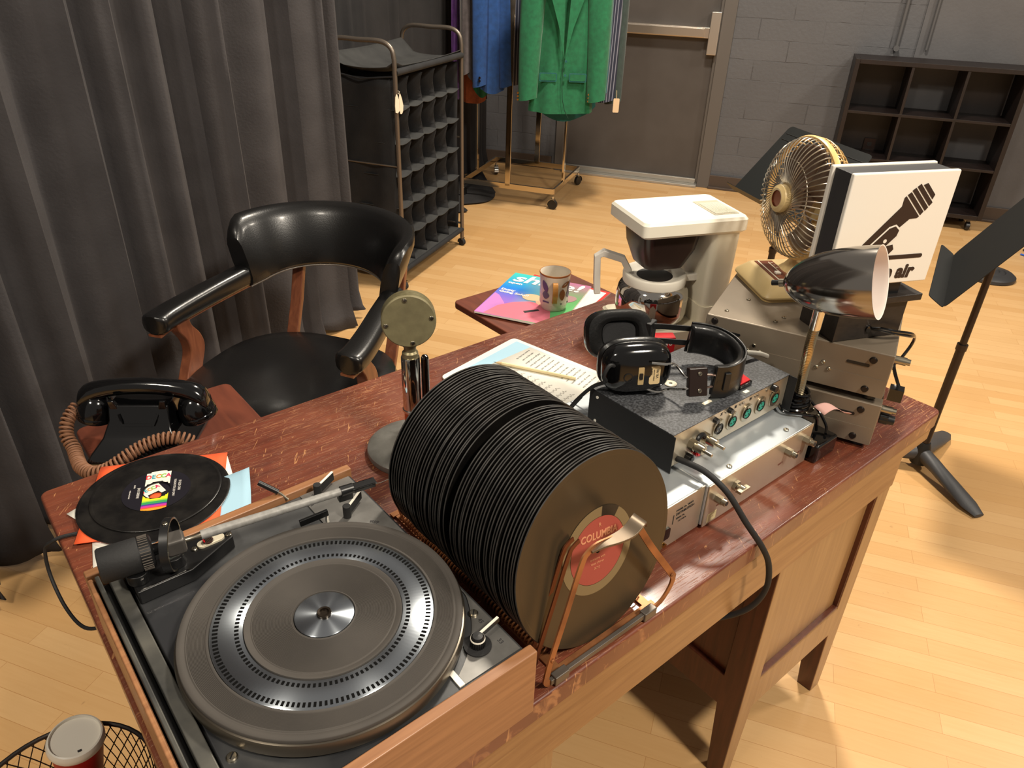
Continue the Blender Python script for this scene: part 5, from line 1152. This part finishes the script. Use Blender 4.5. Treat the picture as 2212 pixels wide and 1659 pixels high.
m.prism(cl[::-1], .0009, .0013, 0, A45); m.disc((-.062, -.013, .0015), .0032, 20, 1, A45)
m.build('clip_symbol', [sink, acr], mi_)
m = MB(); m.prism([(-.004, 1.0935), (.002, 1.0925), (.012, 1.104), (.008, 1.112), (-.012, 1.108)][::-1], .0, .0005, 0, SF); m.prism(rrect(-.030, .0705, 1.0870, 1.0938, .0032), 0, .0005, 0, SF); m.build('stand_symbol', sink, mi_)
text('lettering', 'on the air', .0320, SF @ Matrix.Translation((.002, 1.0650, .0002)), sink, fpan, off=.0014, shear=.12, sx=.94, ext=.0003)
cdn = MB()
for k in (0, 1): cdn.tube(smooth([SM @ V((.070, .0, .018)), SM @ V((.080, -.014, .020 + .003 * k)), SM @ V((.105, -.020, .014 + .004 * k)), SM @ V((.140, -.018, .004 + .005 * k)), SM @ V((.168, -.004, -.008)), SM @ V((.176, .004, -.028)), SM @ V((.160, .0, -.048)), SM @ V((.142, -.006, -.062 + .002 * k)), EM @ V((-.020, -.035, .870))], 7), .0027, 8)
cdn.cyl(SM @ V((.066, .0, .018)), SM @ V((.066, -.003, .018)), .006, n=14); cdn.box(-.026, -.004, -.045, -.025, .852, .874, 0, EM)
tag(cdn.build('power_cord', blkg, loc=tuple(SM @ V((.16, 0, -.02)))), 'glossy black twin cord looping from the sign plinth round the end of the stacked boxes', 'cord')

# ================================================================ desk fan
fa = thing('desk_fan', 'small cream desk fan with round wire cage on the taupe equipment box', 'fan', (1.252, .687, .9449), R(-32))
FP = PM[fa]
def fr(k, w_, d_, z, dy=0, dx=0): return [FP @ V((x * k + dx, y * k + dy, z)) for x, y in rrect(-w_ / 2, w_ / 2, -d_ / 2, d_ / 2, .014, 4)]
m = MB(); m.loft([fr(1, .120, .142, .0003), fr(1.0, .120, .142, .008)]); m.build('base_foot', mat('ivory_shadow', (196, 166, 110), .45), fa)
m = MB(); m.loft([fr(1.02, .124, .148, .008), fr(1.03, .124, .148, .011), fr(1.0, .124, .148, .015), fr(.80, .124, .148, .032, 0, .004), fr(.74, .124, .148, .0345, 0, .005)]); fb = m.build('base', ivory, fa, ang=30)
brn = mat('brown_foil_panel', (112, 58, 34), .3, .5, noise=(8, .3, .7), col2=(150, 80, 44))
m = MB(); m.box(-.036, .000, -.048, .048, .0346, .0352, 0, FP); fpl = m.build('control_panel', brn, fb)
m = MB(); m.box(-.030, -.0275, -.048, .048, .0353, .0356, 0, FP); m.box(-.012, -.010, -.01, .040, .0353, .0356, 0, FP); m.build('panel_stripe', cream, fpl)
m = MB(); m.box(-.024, -.014, -.024, -.014, .0352, .0395, 0, FP); m.build('slider', white, fpl, bevel=.001)
for i, s_ in enumerate(('0', '1', '2')): text('lettering', s_, .007, FP @ rz((-.006, .035 - .012 * i, .0358), R(90)), cream, fpl)
m = MB(); rr = []
for z, w_, d_, dx in ((.030, .060, .090, .022), (.040, .046, .060, .026), (.055, .034, .040, .030), (.075, .028, .030, .030), (.095, .030, .030, .028)): rr.append([FP @ V((dx + w_ / 2 * math.cos(q), d_ / 2 * math.sin(q), z)) for q in [2 * PI * i / 20 for i in range(20)]])
m.loft(rr); m.build('neck', ivory, fa)
FN = V((math.cos(R(153)) , math.sin(R(153)), .05)).normalized(); FCn = V((1.252, .682, 1.118)); FF = frame(FCn, V((0, 0, 1)).cross(FN), z=FN)
m = MB(); m.lathe([(.0001, -.085), (.030, -.083), (.038, -.07), (.040, -.040), (.036, -.026), (.0001, -.026)], 36, FF); m.tube([FP @ V((.028, 0, .085)), FF @ V((0, -.030, -.055))], .012, 12); m.build('motor_housing', ivory, fa)
RG = .104
def wire(prof): return prof
m = MB()
NWR = 58
for i in range(NWR):
    a = 2 * PI * i / NWR; c_, s_ = math.cos(a), math.sin(a); P = []
    for r_, z, tw in ((.021, .034, -.5), (.030, .040, -.34), (.045, .041, -.10), (.068, .037, 0), (.090, .028, 0), (.103, .014, 0), (RG, 0, 0)):
        a2 = a + tw; P.append(FF @ V((r_ * math.cos(a2), r_ * math.sin(a2), z)))
    m.tube(smooth(P, 3), .0011, 5)
m.tube([FF @ V((.068 * math.cos(2 * PI * i / 48), .068 * math.sin(2 * PI * i / 48), .0355)) for i in range(48)], .0009, 5, closed=True)
m.build('front_grille', mat('bright_wire', (186, 176, 160), .28, .9), fa)
m = MB()
for i in range(48):
    a = 2 * PI * i / 48; P = [FF @ V((r_ * math.cos(a), r_ * math.sin(a), z)) for r_, z in ((RG, -.002), (.105, -.016), (.094, -.032), (.070, -.045), (.040, -.050))]; m.tube(smooth(P, 3), .0011, 5)
for r_, z in ((.105, -.016), (.094, -.032), (.080, -.040), (.062, -.047)): m.tube([FF @ V((r_ * math.cos(2 * PI * i / 48), r_ * math.sin(2 * PI * i / 48), z)) for i in range(48)], .0010, 5, closed=True)
m.build('rear_grille', mat('ivory_wire', (214, 178, 118), .4, .2), fa)
m = MB(); m.lathe([(RG - .001, -.005), (RG + .004, -.005), (RG + .005, .001), (RG + .003, .005), (RG - .001, .005), (RG - .001, -.005)], 72, FF); m.build('rim_band', mat('rim_ivory', (228, 186, 118), .4), fa)
m = MB(); m.lathe([(.0145, .051), (.0180, .0520), (.0238, .048), (.0250, .042), (.0240, .034), (.0001, .032)], 40, FF); m.lathe([(.0001, .049), (.0145, .049), (.0145, .0510)], 40, FF, 1); m.build('centre_badge', [ivory, brn], fa)
smoke = mat('smoked_brown_blade', (92, 74, 62), .3, noise=(6, .3, .7), col2=(88, 66, 54))
m = MB(); m.lathe([(.0001, .010), (.018, .009), (.020, -.012), (.0001, -.014)], 28, FF); m.build('blade_hub', smoke, fa)
for k in range(4):
    m = MB()
    def bl(u, v, k=k):
        a = R(90 * k + 35) + (u - .5) * 1.25 * (.7 + .5 * v) - .25 * v; r_ = .016 + .078 * v * (1 - .10 * (2 * u - 1) ** 2); return FF @ V((r_ * math.cos(a), r_ * math.sin(a), -.004 + .020 * (u - .5) * (1 - .3 * v)))
    m.grid(bl, 8, 8); m.build('blade', smoke, fa, fixn=False, solid=.0012)

# ================================================================ gooseneck lamp
gl = thing('gooseneck_lamp', 'gooseneck lamp with chrome bullet shade, squeezed between the amplifier and the taupe boxes', 'lamp', (1.082, .487, .7602))
m = MB(); m.box(1.048, 1.112, .440, .535, .7602, .796); lbse = m.build('base', blkg, gl, bevel=.005, seg=3)
m = MB(); m.cyl((1.086, .516, .796), (1.084, .514, .850), .0125, .011, n=20); m.build('stem_socket', blk, gl)
npts = smooth([(1.084, .514, .846), (1.070, .508, .880), (1.040, .495, .935), (1.006, .480, .985), (.982, .4675, 1.028)], 14)
m = MB(); m.tube(npts, .0052, 12)
tot = 0; pp = [npts[0]]; acc = 0
for i in range(len(npts) - 1):
    a, b = V(npts[i]), V(npts[i + 1]); L = (b - a).length; q = a
    while acc + (b - q).length >= .0052:
        d_ = .0052 - acc; q = q + (b - q).normalized() * d_; acc = 0; t_ = (b - a).normalized(); u = t_.orthogonal().normalized(); w_ = t_.cross(u)
        m.tube([q + (u * math.cos(e) + w_ * math.sin(e)) * .0060 for e in [2 * PI * j / 16 for j in range(16)]], .0019, 6, closed=True)
    acc += (b - q).length
m.build('gooseneck', mat('brass_chrome', (214, 196, 160), .22, 1), gl)
m = MB(); m.cyl((.9825, .4678, 1.025), (.973, .463, 1.060), .0085, n=20); nk = m.build('neck_sleeve', chrome, gl)
tip = V((.979, .531, 1.075)); mouth = V((1.012, .4075, 1.110)); LN = (mouth - tip).normalized(); LL = (mouth - tip).length; LFm = frame(tip, V((0, 0, 1)).cross(LN), z=LN)
prof = []
for i in range(25):
    u = i / 24; prof.append((.0515 * (1 - (1 - u) ** 2.5) ** .56 if u > 0 else .004, LL * u))
inner = [(r_ - .0012, z + (.0012 if i == 0 else 0)) for i, (r_, z) in enumerate(prof)]
m = MB(); m.lathe([(max(r_, .004), z) for r_, z in prof], 72, LFm); sh = m.build('lamp_shade', mat('brushed_chrome_shade', (176, 170, 162), .13, 1), gl, fixn=True)
m = MB(); m.lathe([(max(r_, .003), z) for r_, z in inner] + [(prof[-1][0] + .0004, LL + .0005)], 72, LFm); m.build('shade_lining', mat('lining_white', (244, 238, 230), .5), sh)
m = MB(); m.cyl(LFm @ V((0, 0, -.006)), LFm @ V((0, 0, .006)), .006, n=18); m.build('tip_nut', nickel, sh)
m = MB(); m.cyl(LFm @ V((0, 0, -.017)), LFm @ V((0, 0, -.005)), .0042, n=16); m.build('switch_knob', blk, sh)
m = MB(); m.lathe([(.0001, .118), (.012, .116), (.020, .104), (.021, .092), (.014, .075), (.012, .05), (.0001, .05)], 32, LFm); m.build('red_bulb', mat('red_bulb_glass', (190, 40, 24), .15), gl)
m = MB()
for k in range(5):
    z = .858 - k * .0055; c_ = V((1.083 - .003 * k, .513, z)); r0 = .017 + .003 * k
    m.tube([c_ + V((r0 * math.cos(e), r0 * .9 * math.sin(e), .003 * math.sin(e + k))) for e in [2 * PI * j / 24 for j in range(24)]], .0026, 7, closed=True)
m.tube(smooth([(1.10, .505, .842), (1.112, .485, .820), (1.103, .462, .806), (1.088, .452, .800)], 6), .0026, 7); m.tube(smooth([(1.066, .522, .845), (1.035, .520, .850), (1.02, .50, .846), (1.045, .475, .842), (1.075, .470, .830), (1.085, .468, .80)], 6), .0026, 7)
m.build('coiled_cord', blkg, gl)
m = MB(); m.grid(lambda u, v: V((1.062 + .055 * u * (1 - .2 * v), .452 - .02 * u + .022 * v * (1 - u) ** .8, .848 + .008 * math.sin(u * 5) + .006 * v)), 10, 5); tag(m.build('pink_tag', mat('faded_pink_paper', (214, 168, 158), .8), loc=(1.08, .45, .848), solid=.0004, fixn=False), 'curled faded pink paper tag on the lamp cord', 'tag')

# ================================================================ coffee maker
KM = Matrix.Translation((1.245, .942, .7602)) @ Matrix.Rotation(R(-22), 4, 'Z')
cf = thing('coffee_maker', 'cream drip coffee maker with dark filter basket at the far right of the desk', 'coffee maker', (1.245, .942, .7602), R(-22)); PM[cf] = KM
def K(x, y, z): return KM @ V((x, y, z))
def kr(x0, x1, y0, y1, z, r_=.012): return [K(x, y, z) for x, y in rrect(x0, x1, y0, y1, r_, 4)]
m = MB(); m.loft([kr(-.117, .117, -.082, .082, .0003), kr(-.117, .117, -.082, .082, .026), kr(-.112, .112, -.077, .077, .031)]); m.build('base', cream, cf, ang=30)
m = MB(); m.loft([kr(.046, .110, -.072, .072, .028, .014), kr(.048, .110, -.074, .074, .10, .014), kr(.044, .112, -.076, .076, .245, .014)]); m.build('water_tank', mat('tank_cream', (226, 218, 196), .35), cf, ang=35)
m = MB(); m.loft([kr(.044, .113, -.076, .076, .028, .014), kr(.044, .113, -.076, .076, .075, .014)]); m.build('tank_foot', cream, cf, ang=35)
m = MB(); m.loft([kr(-.112, .114, -.078, .078, .240), kr(-.119, .119, -.084, .084, .246), kr(-.119, .119, -.084, .084, .268), kr(-.115, .115, -.080, .080, .2735)]); ld_ = m.build('lid', mat('lid_warm_white', (244, 238, 220), .35), cf, ang=30)
m = MB(); m.prism(rrect(.050, .108, -.058, .034, .002), .2736, .2742, 0, KM)
for i in range(15): m.box(.056 + i * .0033, .0575 + i * .0033, -.052, .018, .2743, .2752, 1, KM)
m.build('steam_vent', [mat('vent_shadow', (176, 168, 146), .6), mat('vent_rib', (240, 234, 214), .5)], ld_)
dkb = mat('dark_brown_basket', (44, 32, 28), .3)
m = MB(); m.loft([kr(-.098, .034, -.060, .060, .246, .018), kr(-.092, .026, -.056, .056, .200, .018), kr(-.078, .010, -.044, .044, .158, .020)]); m.build('filter_basket', dkb, cf, ang=40)
m = MB(); m.lathe([(.0001, .031), (.068, .031), (.068, .034), (.0001, .034)], 48, KM @ Matrix.Translation((-.036, 0, 0))); m.build('hot_plate', mat('hot_plate_black', (30, 28, 28), .4), cf)
pt_ = thing('coffee_pot', 'mirror-polished steel coffee pot with cream collar and handle on the hot plate', 'coffee pot', K(-.045, 0, .0345)); PA = KM @ Matrix.Translation((-.036, 0, 0)) @ Matrix.Translation((0, 0, .0345)) @ Matrix.Diagonal((1.13, 1.13, 1.06, 1)) @ Matrix.Translation((0, 0, -.0345))
m = MB(); m.lathe([(.0001, .0345), (.058, .0345), (.064, .037), (.0685, .044), (.0695, .055), (.0690, .086), (.0665, .100), (.060, .110), (.052, .114), (.0001, .114)], 72, PA); m.build('pot_body', mat('pot_steel', (210, 206, 200), .06, 1), pt_)
m = MB(); m.lathe([(.0540, .109), (.0600, .111), (.0610, .127), (.0585, .131), (.0520, .130), (.0450, .125), (.0340, .123)], 56, PA); m.strap([PA @ V((.050, -.014, .121)), PA @ V((.072, -.022, .123)), PA @ V((.081, -.025, .127))], (0, 0, 1), .014, .020); cl_ = m.build('collar', mat('collar_cream', (222, 216, 202), .35), pt_, bevel=.001)
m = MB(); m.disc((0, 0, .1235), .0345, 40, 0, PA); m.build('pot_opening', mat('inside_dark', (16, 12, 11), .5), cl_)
hd_ = V((-.93, .30, 0)).normalized()
m = MB(); m.strap([PA @ (hd_ * .050 + V((0, 0, .130))), PA @ (hd_ * .064 + V((0, 0, .156))), PA @ (hd_ * .102 + V((0, 0, .168))), PA @ (hd_ * .113 + V((0, 0, .160))), PA @ (hd_ * .110 + V((0, 0, .110))), PA @ (hd_ * .107 + V((0, 0, .080)))], PA.to_3x3() @ V((-hd_.y, hd_.x, 0)), .019, .014); m.build('handle', mat('handle_grey_white', (206, 200, 190), .35), pt_, bevel=.002)

# ================================================================ cigarette packs
def pack(M, label, name='cigarette_pack'):
    t_ = bpy.data.objects.new(name, None); COL.objects.link(t_); t_.empty_display_size = .03; t_.matrix_world = M; PM[t_] = M; tag(t_, label, 'cigarette pack')
    mb = MB(); mb.box(-.0275, .0275, -.011, .011, 0, .087, 0, M); mb.build('carton', mat('pack_white', (238, 232, 224), .45), t_, bevel=.001)
    mb = MB()
    for y, s_ in ((-.0113, 1), (.0113, -1)): mb.add([M @ V(p) for p in ((-.0275, y, .046), (0, y, .064), (.0275, y, .046), (.0275, y, .087), (-.0275, y, .087))], [(0, 1, 2, 3, 4)])
    mb.add([M @ V(p) for p in ((-.0275, -.011, .0872), (.0275, -.011, .0872), (.0275, .011, .0872), (-.0275, .011, .0872))], [(0, 1, 2, 3)])
    mb.build('red_chevron', red, t_, fixn=False)
    text('lettering', 'Marlboro', .0135, M @ Matrix(((1, 0, 0, 0), (0, 0, -1, -.0116), (0, 1, 0, .0745), (0, 0, 0, 1))), paper, t_, sx=.85, off=.0004); return t_
pack(Matrix.Translation((1.066, .806, .7604)) @ Matrix.Rotation(R(-35), 4, 'Z'), 'red and white cigarette pack standing behind the headphones, in front of the coffee maker')

# ================================================================ clipboard, pages, pencil
BA_ = R(-79); 
bm_ = rz((.862, .935, DZ), BA_)      # local x = reading direction down the long side
cb = thing('clipboard', 'white clipboard board with blue stripe and typed script pages, behind the records', 'clipboard', (.862, .935, DZ), BA_); bm_ = PM[cb]
m = MB(); m.prism(rrect(-.140, .130, -.128, .100, .012), .0002, .0042, 0, bm_); m.build('board', mat('board_white', (236, 232, 216), .4), cb, bevel=.0008)
m = MB(); m.box(-.124, .120, -.120, .090, .0043, .0046, 0, bm_); bs_ = m.build('blue_sheet', lblue, cb)
m = MB(); m.add([bm_ @ V(p) for p in ((-.085, .088, .0048), (-.102, -.06, .0048), (.120, -.115, .0048), (.128, .088, .0048))], [(0, 1, 2, 3)]); 
pg = thing('script_page', 'white page of typed lines and pencil handwriting on the clipboard', 'page', (.88, .93, DZ + .0047)); 
m.build('sheet', paper, pg, solid=.0003, fixn=False)
words = 'the time has come to say it on the radio tonight and we will play some good music for you listeners out there in the dark who call us now with the news of home'.split()
for i in range(15):
    body = ' '.join(words[(i * 5 + k) % len(words)] for k in range(5))
    text('typed_line', body, .0066, bm_ @ rz((-.076 + i * .0128, .052, .0051), R(96)), ink, pg, sx=.85, ext=.00003)
pink_ = mat('pencil_grey', (120, 112, 104), .8)
for i in range(10):
    m = MB(); P = []; r_ = random.Random(i)
    for k in range(60): P.append(bm_ @ V((-.06 + i * .017 + .003 * math.sin(k * 2.1 + r_.random()) + .002 * math.sin(k * .9), -.005 - .0013 * k, .0051)))
    m.tube(P, .00025, 3); m.build('handwriting', pink_, pg)
m = MB(); a, b = V((.826, 1.026, DZ + .0085)), V((.913, .878, DZ + .0085)); d_ = (b - a).normalized(); m.cyl(a + d_ * .018, b, .0034, n=6); m.build
pn = thing('pencil', 'unpainted wooden pencil lying across the clipboard pages', 'pencil', a); m.build('shaft', mat('bare_wood', (222, 204, 158), .6), pn, ang=20)
m = MB(); m.cyl(a + d_ * .005, a + d_ * .018, .0011, .0034, n=12); m.build('sharpened_cone', mat('cone_wood', (206, 176, 128), .7), pn)
m = MB(); m.cyl(a, a + d_ * .005, .0002, .0011, n=10); m.build('pencil_lead', mat('lead_teal', (60, 90, 96), .5), pn)
tag(MB().tube(smooth([(.70, .80, .768), (.72, .785, .770), (.735, .765, .772), (.742, .750, .768)], 6), .0035, 8).tube(smooth([(.69, .79, .768), (.71, .775, .770), (.728, .757, .772), (.738, .752, .766)], 6), .0035, 8).build('grey_cable', mat('grey_cable_sheath', (170, 166, 154), .5), loc=(.72, .77, .766)), 'pair of pale grey cables running behind the records towards the amplifier', 'cable')

# ================================================================ magazines and mug on the right writing board
MX = V((.476, -.879, 0)).normalized(); MY = V((.879, .476, 0)).normalized(); MGM = Matrix((MX, MY, V((0, 0, 1)))).transposed().to_4x4(); 
G2 = MGM.copy(); G2.translation = V((1.192, 1.262, .7147)); 
mg2 = thing('magazine', 'red-bordered white magazine underneath, its corners showing below the colourful one', 'magazine', (1.192, 1.262, .7147)); G2 = G2 @ Matrix.Rotation(R(-7), 4, 'Z')
m = MB(); m.box(-.112, .112, -.137, .137, 0, .0035, 0, G2); m.build('pages', paper, mg2)
m = MB(); m.box(-.112, .112, -.137, .137, .0036, .0039, 0, G2); m.box(-.102, .104, -.127, .127, .0040, .0042, 1, G2); m.build('cover', [mat('red_cover', (206, 50, 44), .4), paper], mg2)
MGM.translation = V((1.168, 1.288, .7192))
mg = thing('magazine', 'colourful magazine with shine! title, blue to pink cover, under the flowered mug', 'magazine', (1.168, 1.288, .7192))
m = MB(); m.prism(rrect(-.108, .108, -.136, .136, .001), 0, .0040, 0, MGM); m.build('pages', paper, mg)
def cover_mat():
    g = NG('magazine_cover', .22); tc = g.n('ShaderNodeTexCoord'); mp = g.n('ShaderNodeMapping'); mp.vector_type = 'TEXTURE'
    mp.inputs['Rotation'].default_value = (0, 0, math.atan2(MX.y, MX.x)); g.l(tc.outputs['Object'], mp.inputs[0]); sp = g.n('ShaderNodeSeparateXYZ'); g.l(mp.outputs[0], sp.inputs[0])
    u = g.rng(sp.outputs[0], -.108, .108); v = g.rng(sp.outputs[1], -.136, .136)
    lft = g.n('ShaderNodeValToRGB'); cr = lft.color_ramp; cr.elements[0].color = s2l((206, 120, 190)); cr.elements[1].color = s2l((70, 200, 190)); e = cr.elements.new(.45); e.color = s2l((120, 110, 210)); e = cr.elements.new(.62); e.color = s2l((40, 130, 220)); g.l(v, lft.inputs[0])
    rgt = g.n('ShaderNodeValToRGB'); cr = rgt.color_ramp; cr.elements[0].color = s2l((90, 200, 120)); cr.elements[1].color = s2l((196, 120, 160)); e = cr.elements.new(.6); e.color = s2l((120, 190, 120)); g.l(v, rgt.inputs[0])
    g.l(g.mix(g.rng(u, .25, .75), lft.outputs[0], rgt.outputs[0]), g.b.inputs['Base Color']); g.b.inputs['Coat Weight'].default_value = .3; return g.m
m = MB(); m.prism(rrect(-.108, .108, -.136, .136, .001), .0041, .0044, 0, MGM); cv = m.build('cover', cover_mat(), mg)
def flat(poly, z, c_, nm, par): mb = MB(); mb.prism(poly, z, z + .0001, 0, MGM); return mb.build(nm, c_, par)
def blob(cx, cy, rx, ry, n=28, rot=0): return [(cx + rx * math.cos(t_) * math.cos(rot) - ry * math.sin(t_) * math.sin(rot), cy + rx * math.cos(t_) * math.sin(rot) + ry * math.sin(t_) * math.cos(rot)) for t_ in [2 * PI * i / n for i in range(n)]]
flat([(-.106, -.134), (-.02, -.134), (-.06, -.06), (-.09, -.02), (-.106, -.01)], .00445, mat('print_lilac', (196, 128, 196), .3), 'printed_haze', cv)
flat([(-.085, -.134), (.06, -.134), (.075, -.10), (.06, -.055), (.035, -.03), (-.005, -.025), (-.04, -.045), (-.07, -.08)], .0046, mat('print_pink', (224, 122, 140), .3), 'printed_shirt', cv)
flat(blob(.03, -.005, .024, .032), .0048, mat('print_skin', (226, 180, 150), .3), 'printed_face', cv)
flat(blob(.055, .020, .048, .026, rot=.5), .0050, mat('print_hat', (188, 150, 150), .3), 'printed_hat', cv)
flat(blob(-.008, .000, .026, .020), .0049, mat('print_blond', (222, 196, 156), .3), 'printed_hair', cv)
flat([(.0, -.085), (.03, -.06), (.036, -.066), (.008, -.094)], .0048, ink, 'printed_detail', cv)
text('lettering', 'shine!', .066, MGM @ Matrix.Translation((-.002, .100, .0053)), mat('print_white', (250, 240, 238), .3), cv, off=.0016, sx=1.22, shear=.15, ext=.0001)
text('lettering', 'open', .015, MGM @ Matrix.Translation((-.080, .066, .0053)), bpy.data.materials['print_white'], cv, off=.0005, sx=1.3, ext=.0001)
text('lettering', 'Dusty\nGoing Solo?!', .0145, MGM @ Matrix.Translation((-.100, .010, .0053)), bpy.data.materials['print_white'], cv, off=.0005, ax='LEFT', sx=1.1, ext=.0001)
mgw = thing('coffee_mug', 'speckled stoneware mug with brown rim and painted leaves, on the magazine', 'mug', (1.170, 1.222, .7240)); W0 = Matrix.Translation((1.170, 1.222, .7240))
mugm = mat('stoneware', (206, 196, 180), .3, noise=(320, .70, .74), col2=(110, 84, 60)); rimm = mat('mug_brown_rim', (150, 92, 48), .3)
m = MB(); m.lathe([(.0001, .001), (.027, .001), (.029, 0), (.031, .002), (.0325, .010), (.0335, .014), (.0350, .018), (.0355, .060), (.0375, .090)], 56, W0); m.lathe([(.0375, .090), (.0385, .0925), (.0380, .0945), (.0365, .0945)], 56, W0, 1); m.lathe([(.0365, .0945), (.0335, .088), (.0318, .050), (.0300, .010), (.0001, .007)], 56, W0, 0); mbody = m.build('mug_body', [mugm, rimm], mgw)
CA = math.atan2(-1.0, -.86)          # where the handle points: towards the camera, slightly left
m = MB(); hv = V((math.cos(CA), math.sin(CA), 0)); H_ = [W0 @ (hv * r_ + V((0, 0, z))) for r_, z in ((.034, .074), (.048, .078), (.055, .068), (.054, .050), (.046, .034), (.034, .028))]; m.strap(smooth(H_, 6), (-hv.y, hv.x, 0), .013, .008); m.build('handle', mat('amber_glaze', (176, 122, 60), .2), mgw, bevel=.0025)
def decal(cx, cz, pts, c_, nm='painted_leaf'):
    mb = MB(); q = []
    for x, z in pts:
        a = CA + (cx + x) / .037; r_ = .0366 + max(0, (cz + z - .060)) * .09; q.append(W0 @ V((r_ * math.cos(a), r_ * math.sin(a), cz + z)))
    mb.add(q, [tuple(range(len(q)))]); mb.build(nm, c_, mbody, fixn=False, ang=90)
leaf = lambda L, W_, rot: [(t_x * math.cos(rot) - t_y * math.sin(rot), t_x * math.sin(rot) + t_y * math.cos(rot)) for t_x, t_y in [(L * math.cos(t_), W_ * math.sin(t_) * abs(math.sin(t_)) ** .5) for t_ in [2 * PI * i / 16 for i in range(16)]]]
brl = mat('leaf_brown', (132, 84, 44), .4); prl = mat('leaf_purple', (84, 70, 110), .4); brd = mat('berry_slate', (92, 88, 112), .4); grn = mat('band_green', (84, 96, 88), .4)
for sg_ in (1,):
    decal(.020, .046, leaf(.015, .008, R(90)), brl); decal(.028, .072, leaf(.013, .006, R(25)), brl); decal(-.026, .066, leaf(.016, .008, R(110)), prl); decal(.045, .066, leaf(.015, .006, R(70)), prl)
    decal(-.024, .044, leaf(.010, .010, 0), brd, 'painted_berry'); decal(.041, .044, leaf(.010, .008, R(90)), brd, 'painted_berry')
    decal(-.022, .026, [(-.010, -.002), (.008, -.002), (.008, .002), (-.010, .002)], prl, 'painted_band'); decal(.030, .022, [(-.014, -.002), (.014, -.002), (.014, .002), (-.014, .002)], grn, 'painted_band')
